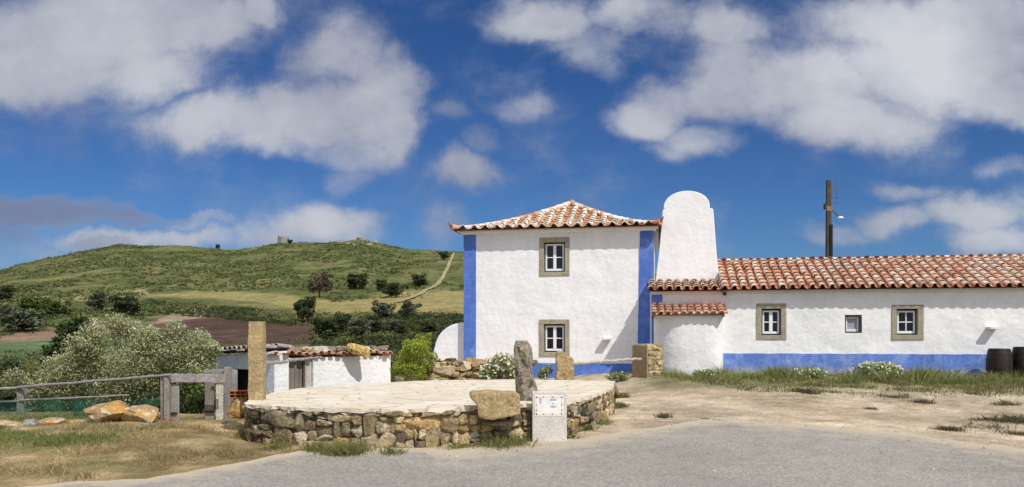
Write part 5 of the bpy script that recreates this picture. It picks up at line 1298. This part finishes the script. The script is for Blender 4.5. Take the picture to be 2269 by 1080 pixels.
CL = [(540, 265, 190, 75, .9), (690, 315, 230, 50, .75), (860, 285, 85, 75, .85), (90, 150, 230, 65, .8), (1440, 275, 90, 50, .8), (1500, 345, 90, 40, .6), (1330, 90, 130, 60, .55), (180, 50, 300, 130, 1), (430, 50, 190, 100, 1), (60, 140, 150, 90, .8), (330, 150, 170, 75, .75), (560, 15, 70, 45, .8),
      (770, 110, 140, 90, .85), (880, 170, 90, 100, .8), (700, 255, 190, 95, 1), (430, 275, 150, 75, .85), (830, 240, 130, 100, .9), (780, 340, 110, 60, .6), (760, 400, 70, 45, .42),
      (1030, 390, 100, 60, .85), (1230, 40, 160, 70, .85), (1420, 25, 140, 65, .75), (1600, 60, 90, 90, .7), (1340, 140, 70, 60, .42), (1180, 250, 80, 45, .45), (1010, 240, 60, 45, .42), (1080, 320, 50, 35, .4),
      (1480, 245, 120, 80, .95), (1610, 190, 120, 110, 1), (1800, 190, 220, 120, 1), (2100, 110, 280, 150, 1.05), (2050, 40, 320, 90, 1), (1560, 320, 110, 50, .75), (1880, 265, 220, 65, .85), (2230, 200, 150, 85, .9),
      (2160, 480, 180, 60, .8), (2010, 420, 90, 32, .55), (1860, 530, 110, 34, .6), (2210, 545, 170, 45, .75), (2240, 360, 80, 36, .42), (1980, 500, 110, 45, .6),
      (330, 530, 260, 34, .85), (690, 510, 160, 55, .75), (970, 500, 70, 60, .45), (800, 490, 70, 30, .45), (40, 560, 200, 40, .55), (450, 490, 120, 22, .45)]
DK = [(110, 465, 220, 60, 1.), (290, 480, 130, 30, .7), (60, 525, 130, 36, .7), (250, 540, 110, 26, .6), (420, 480, 80, 22, .5)]
mask = blobs(CL); dmask = blobs(DK)
GS = nd(t, 'ShaderNodeVectorMath'); GS.operation = 'MULTIPLY'; GS.inputs[1].default_value = (1, 1.35, 1); t.links.new(warp(G0, 6, .05, .05, 3, 5.), GS.inputs[0]); GS = GS.outputs[0]
nA = noisen(t, GS, 4.5, 10, .60); nB = noisen(t, G0, 2.2, 5, .55); nC = noisen(t, GS, 15, 8, .62)
var = mathn(t, 'ADD', mathn(t, 'MULTIPLY', mathn(t, 'SUBTRACT', nA.outputs[0], .5), 1.9), mathn(t, 'MULTIPLY', mathn(t, 'SUBTRACT', nC.outputs[0], .5), .7))
dens = smooth(t, mathn(t, 'ADD', mathn(t, 'MULTIPLY', mask, 1.15), var), -.12, 1.04)
veil = mathn(t, 'MULTIPLY', smooth(t, mathn(t, 'ADD', nA.outputs[0], mathn(t, 'MULTIPLY', mathn(t, 'SUBTRACT', nB.outputs[0], .5), .8)), .54, .80), .36)
dens = mathn(t, 'MAXIMUM', dens, veil)
ddens = smooth(t, mathn(t, 'ADD', dmask, mathn(t, 'MULTIPLY', var, .8)), .2, .95)
# clouds lit from the upper right: compare density with a shifted sample for soft relief
off = nd(t, 'ShaderNodeVectorMath'); off.operation = 'ADD'; off.inputs[1].default_value = (.03, .05, 0); t.links.new(GS, off.inputs[0]); nS = noisen(t, off.outputs[0], 4.5, 10, .60)
rel = mathn(t, 'MULTIPLY', mathn(t, 'SUBTRACT', nA.outputs[0], nS.outputs[0]), 1.1)
lum = mathn(t, 'ADD', mathn(t, 'ADD', smooth(t, nB.outputs[0], .35, .65, .12, .62), rel), mathn(t, 'MULTIPLY', mathn(t, 'MINIMUM', gx, .7), .30))
lum = mathn(t, 'ADD', lum, mathn(t, 'MULTIPLY', mathn(t, 'SUBTRACT', mask, .5), .28), True)
ccol = mixc(t, lum, (.26, .285, .385), (.66, .68, .725))
ccol = mixc(t, ddens, ccol, (.20, .225, .34))
# keep clouds off below the horizon and thin near it
hor = smooth(t, sx.outputs[2], -.01, .03)
den = mathn(t, 'MULTIPLY', mathn(t, 'MAXIMUM', mathn(t, 'MULTIPLY', dens, .95), mathn(t, 'MULTIPLY', ddens, .85)), hor)
bs = nd(t, 'ShaderNodeBackground'); bs.inputs[1].default_value = .085
sc_ = mixc(t, 1., sky.outputs[0], mixc(t, smooth(t, gz, .05, .36), (.32, .545, .88), (.245, .46, .80)), 'MULTIPLY'); t.links.new(sc_, bs.inputs[0])
# bright cloud added overhead and behind the viewer, out of view, as ambient fill
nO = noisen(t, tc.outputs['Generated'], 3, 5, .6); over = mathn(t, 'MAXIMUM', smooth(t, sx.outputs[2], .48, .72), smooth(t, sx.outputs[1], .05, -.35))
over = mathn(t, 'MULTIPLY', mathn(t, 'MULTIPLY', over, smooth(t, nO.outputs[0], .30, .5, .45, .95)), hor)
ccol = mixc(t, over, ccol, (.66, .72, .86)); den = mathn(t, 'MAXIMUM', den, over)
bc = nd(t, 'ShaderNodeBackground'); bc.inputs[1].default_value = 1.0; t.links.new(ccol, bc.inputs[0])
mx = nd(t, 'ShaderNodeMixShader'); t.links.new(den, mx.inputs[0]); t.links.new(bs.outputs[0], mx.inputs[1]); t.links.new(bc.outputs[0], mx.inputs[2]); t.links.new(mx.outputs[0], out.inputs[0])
sl = bpy.data.lights.new('sun', 'SUN'); sl.energy = 3.55; sl.angle = R(.53); sl.color = (1.0, .955, .89)
so = bpy.data.objects.new('sun', sl); link(so); so.rotation_euler = SUNV.to_track_quat('Z', 'Y').to_euler()

# ------------------------------------------------------------------ camera and render settings
cam = bpy.data.cameras.new('camera'); cam.sensor_width = 36; cam.lens = 36 * K / 2269; cam.shift_y = (HZ - 540) / 2269; cam.clip_start = .1; cam.clip_end = 8000
co_ = bpy.data.objects.new('camera', cam); link(co_); co_.location = (0, 0, EYE); co_.rotation_euler = (R(90), 0, 0); scene.camera = co_
scene.render.engine = 'CYCLES'; scene.view_settings.view_transform = 'Standard'; scene.view_settings.look = 'None'; scene.view_settings.exposure = 0; scene.view_settings.gamma = 1
scene.cycles.use_denoising = True; scene.cycles.max_bounces = 6; scene.cycles.transparent_max_bounces = 8; scene.cycles.caustics_reflective = False; scene.cycles.caustics_refractive = False
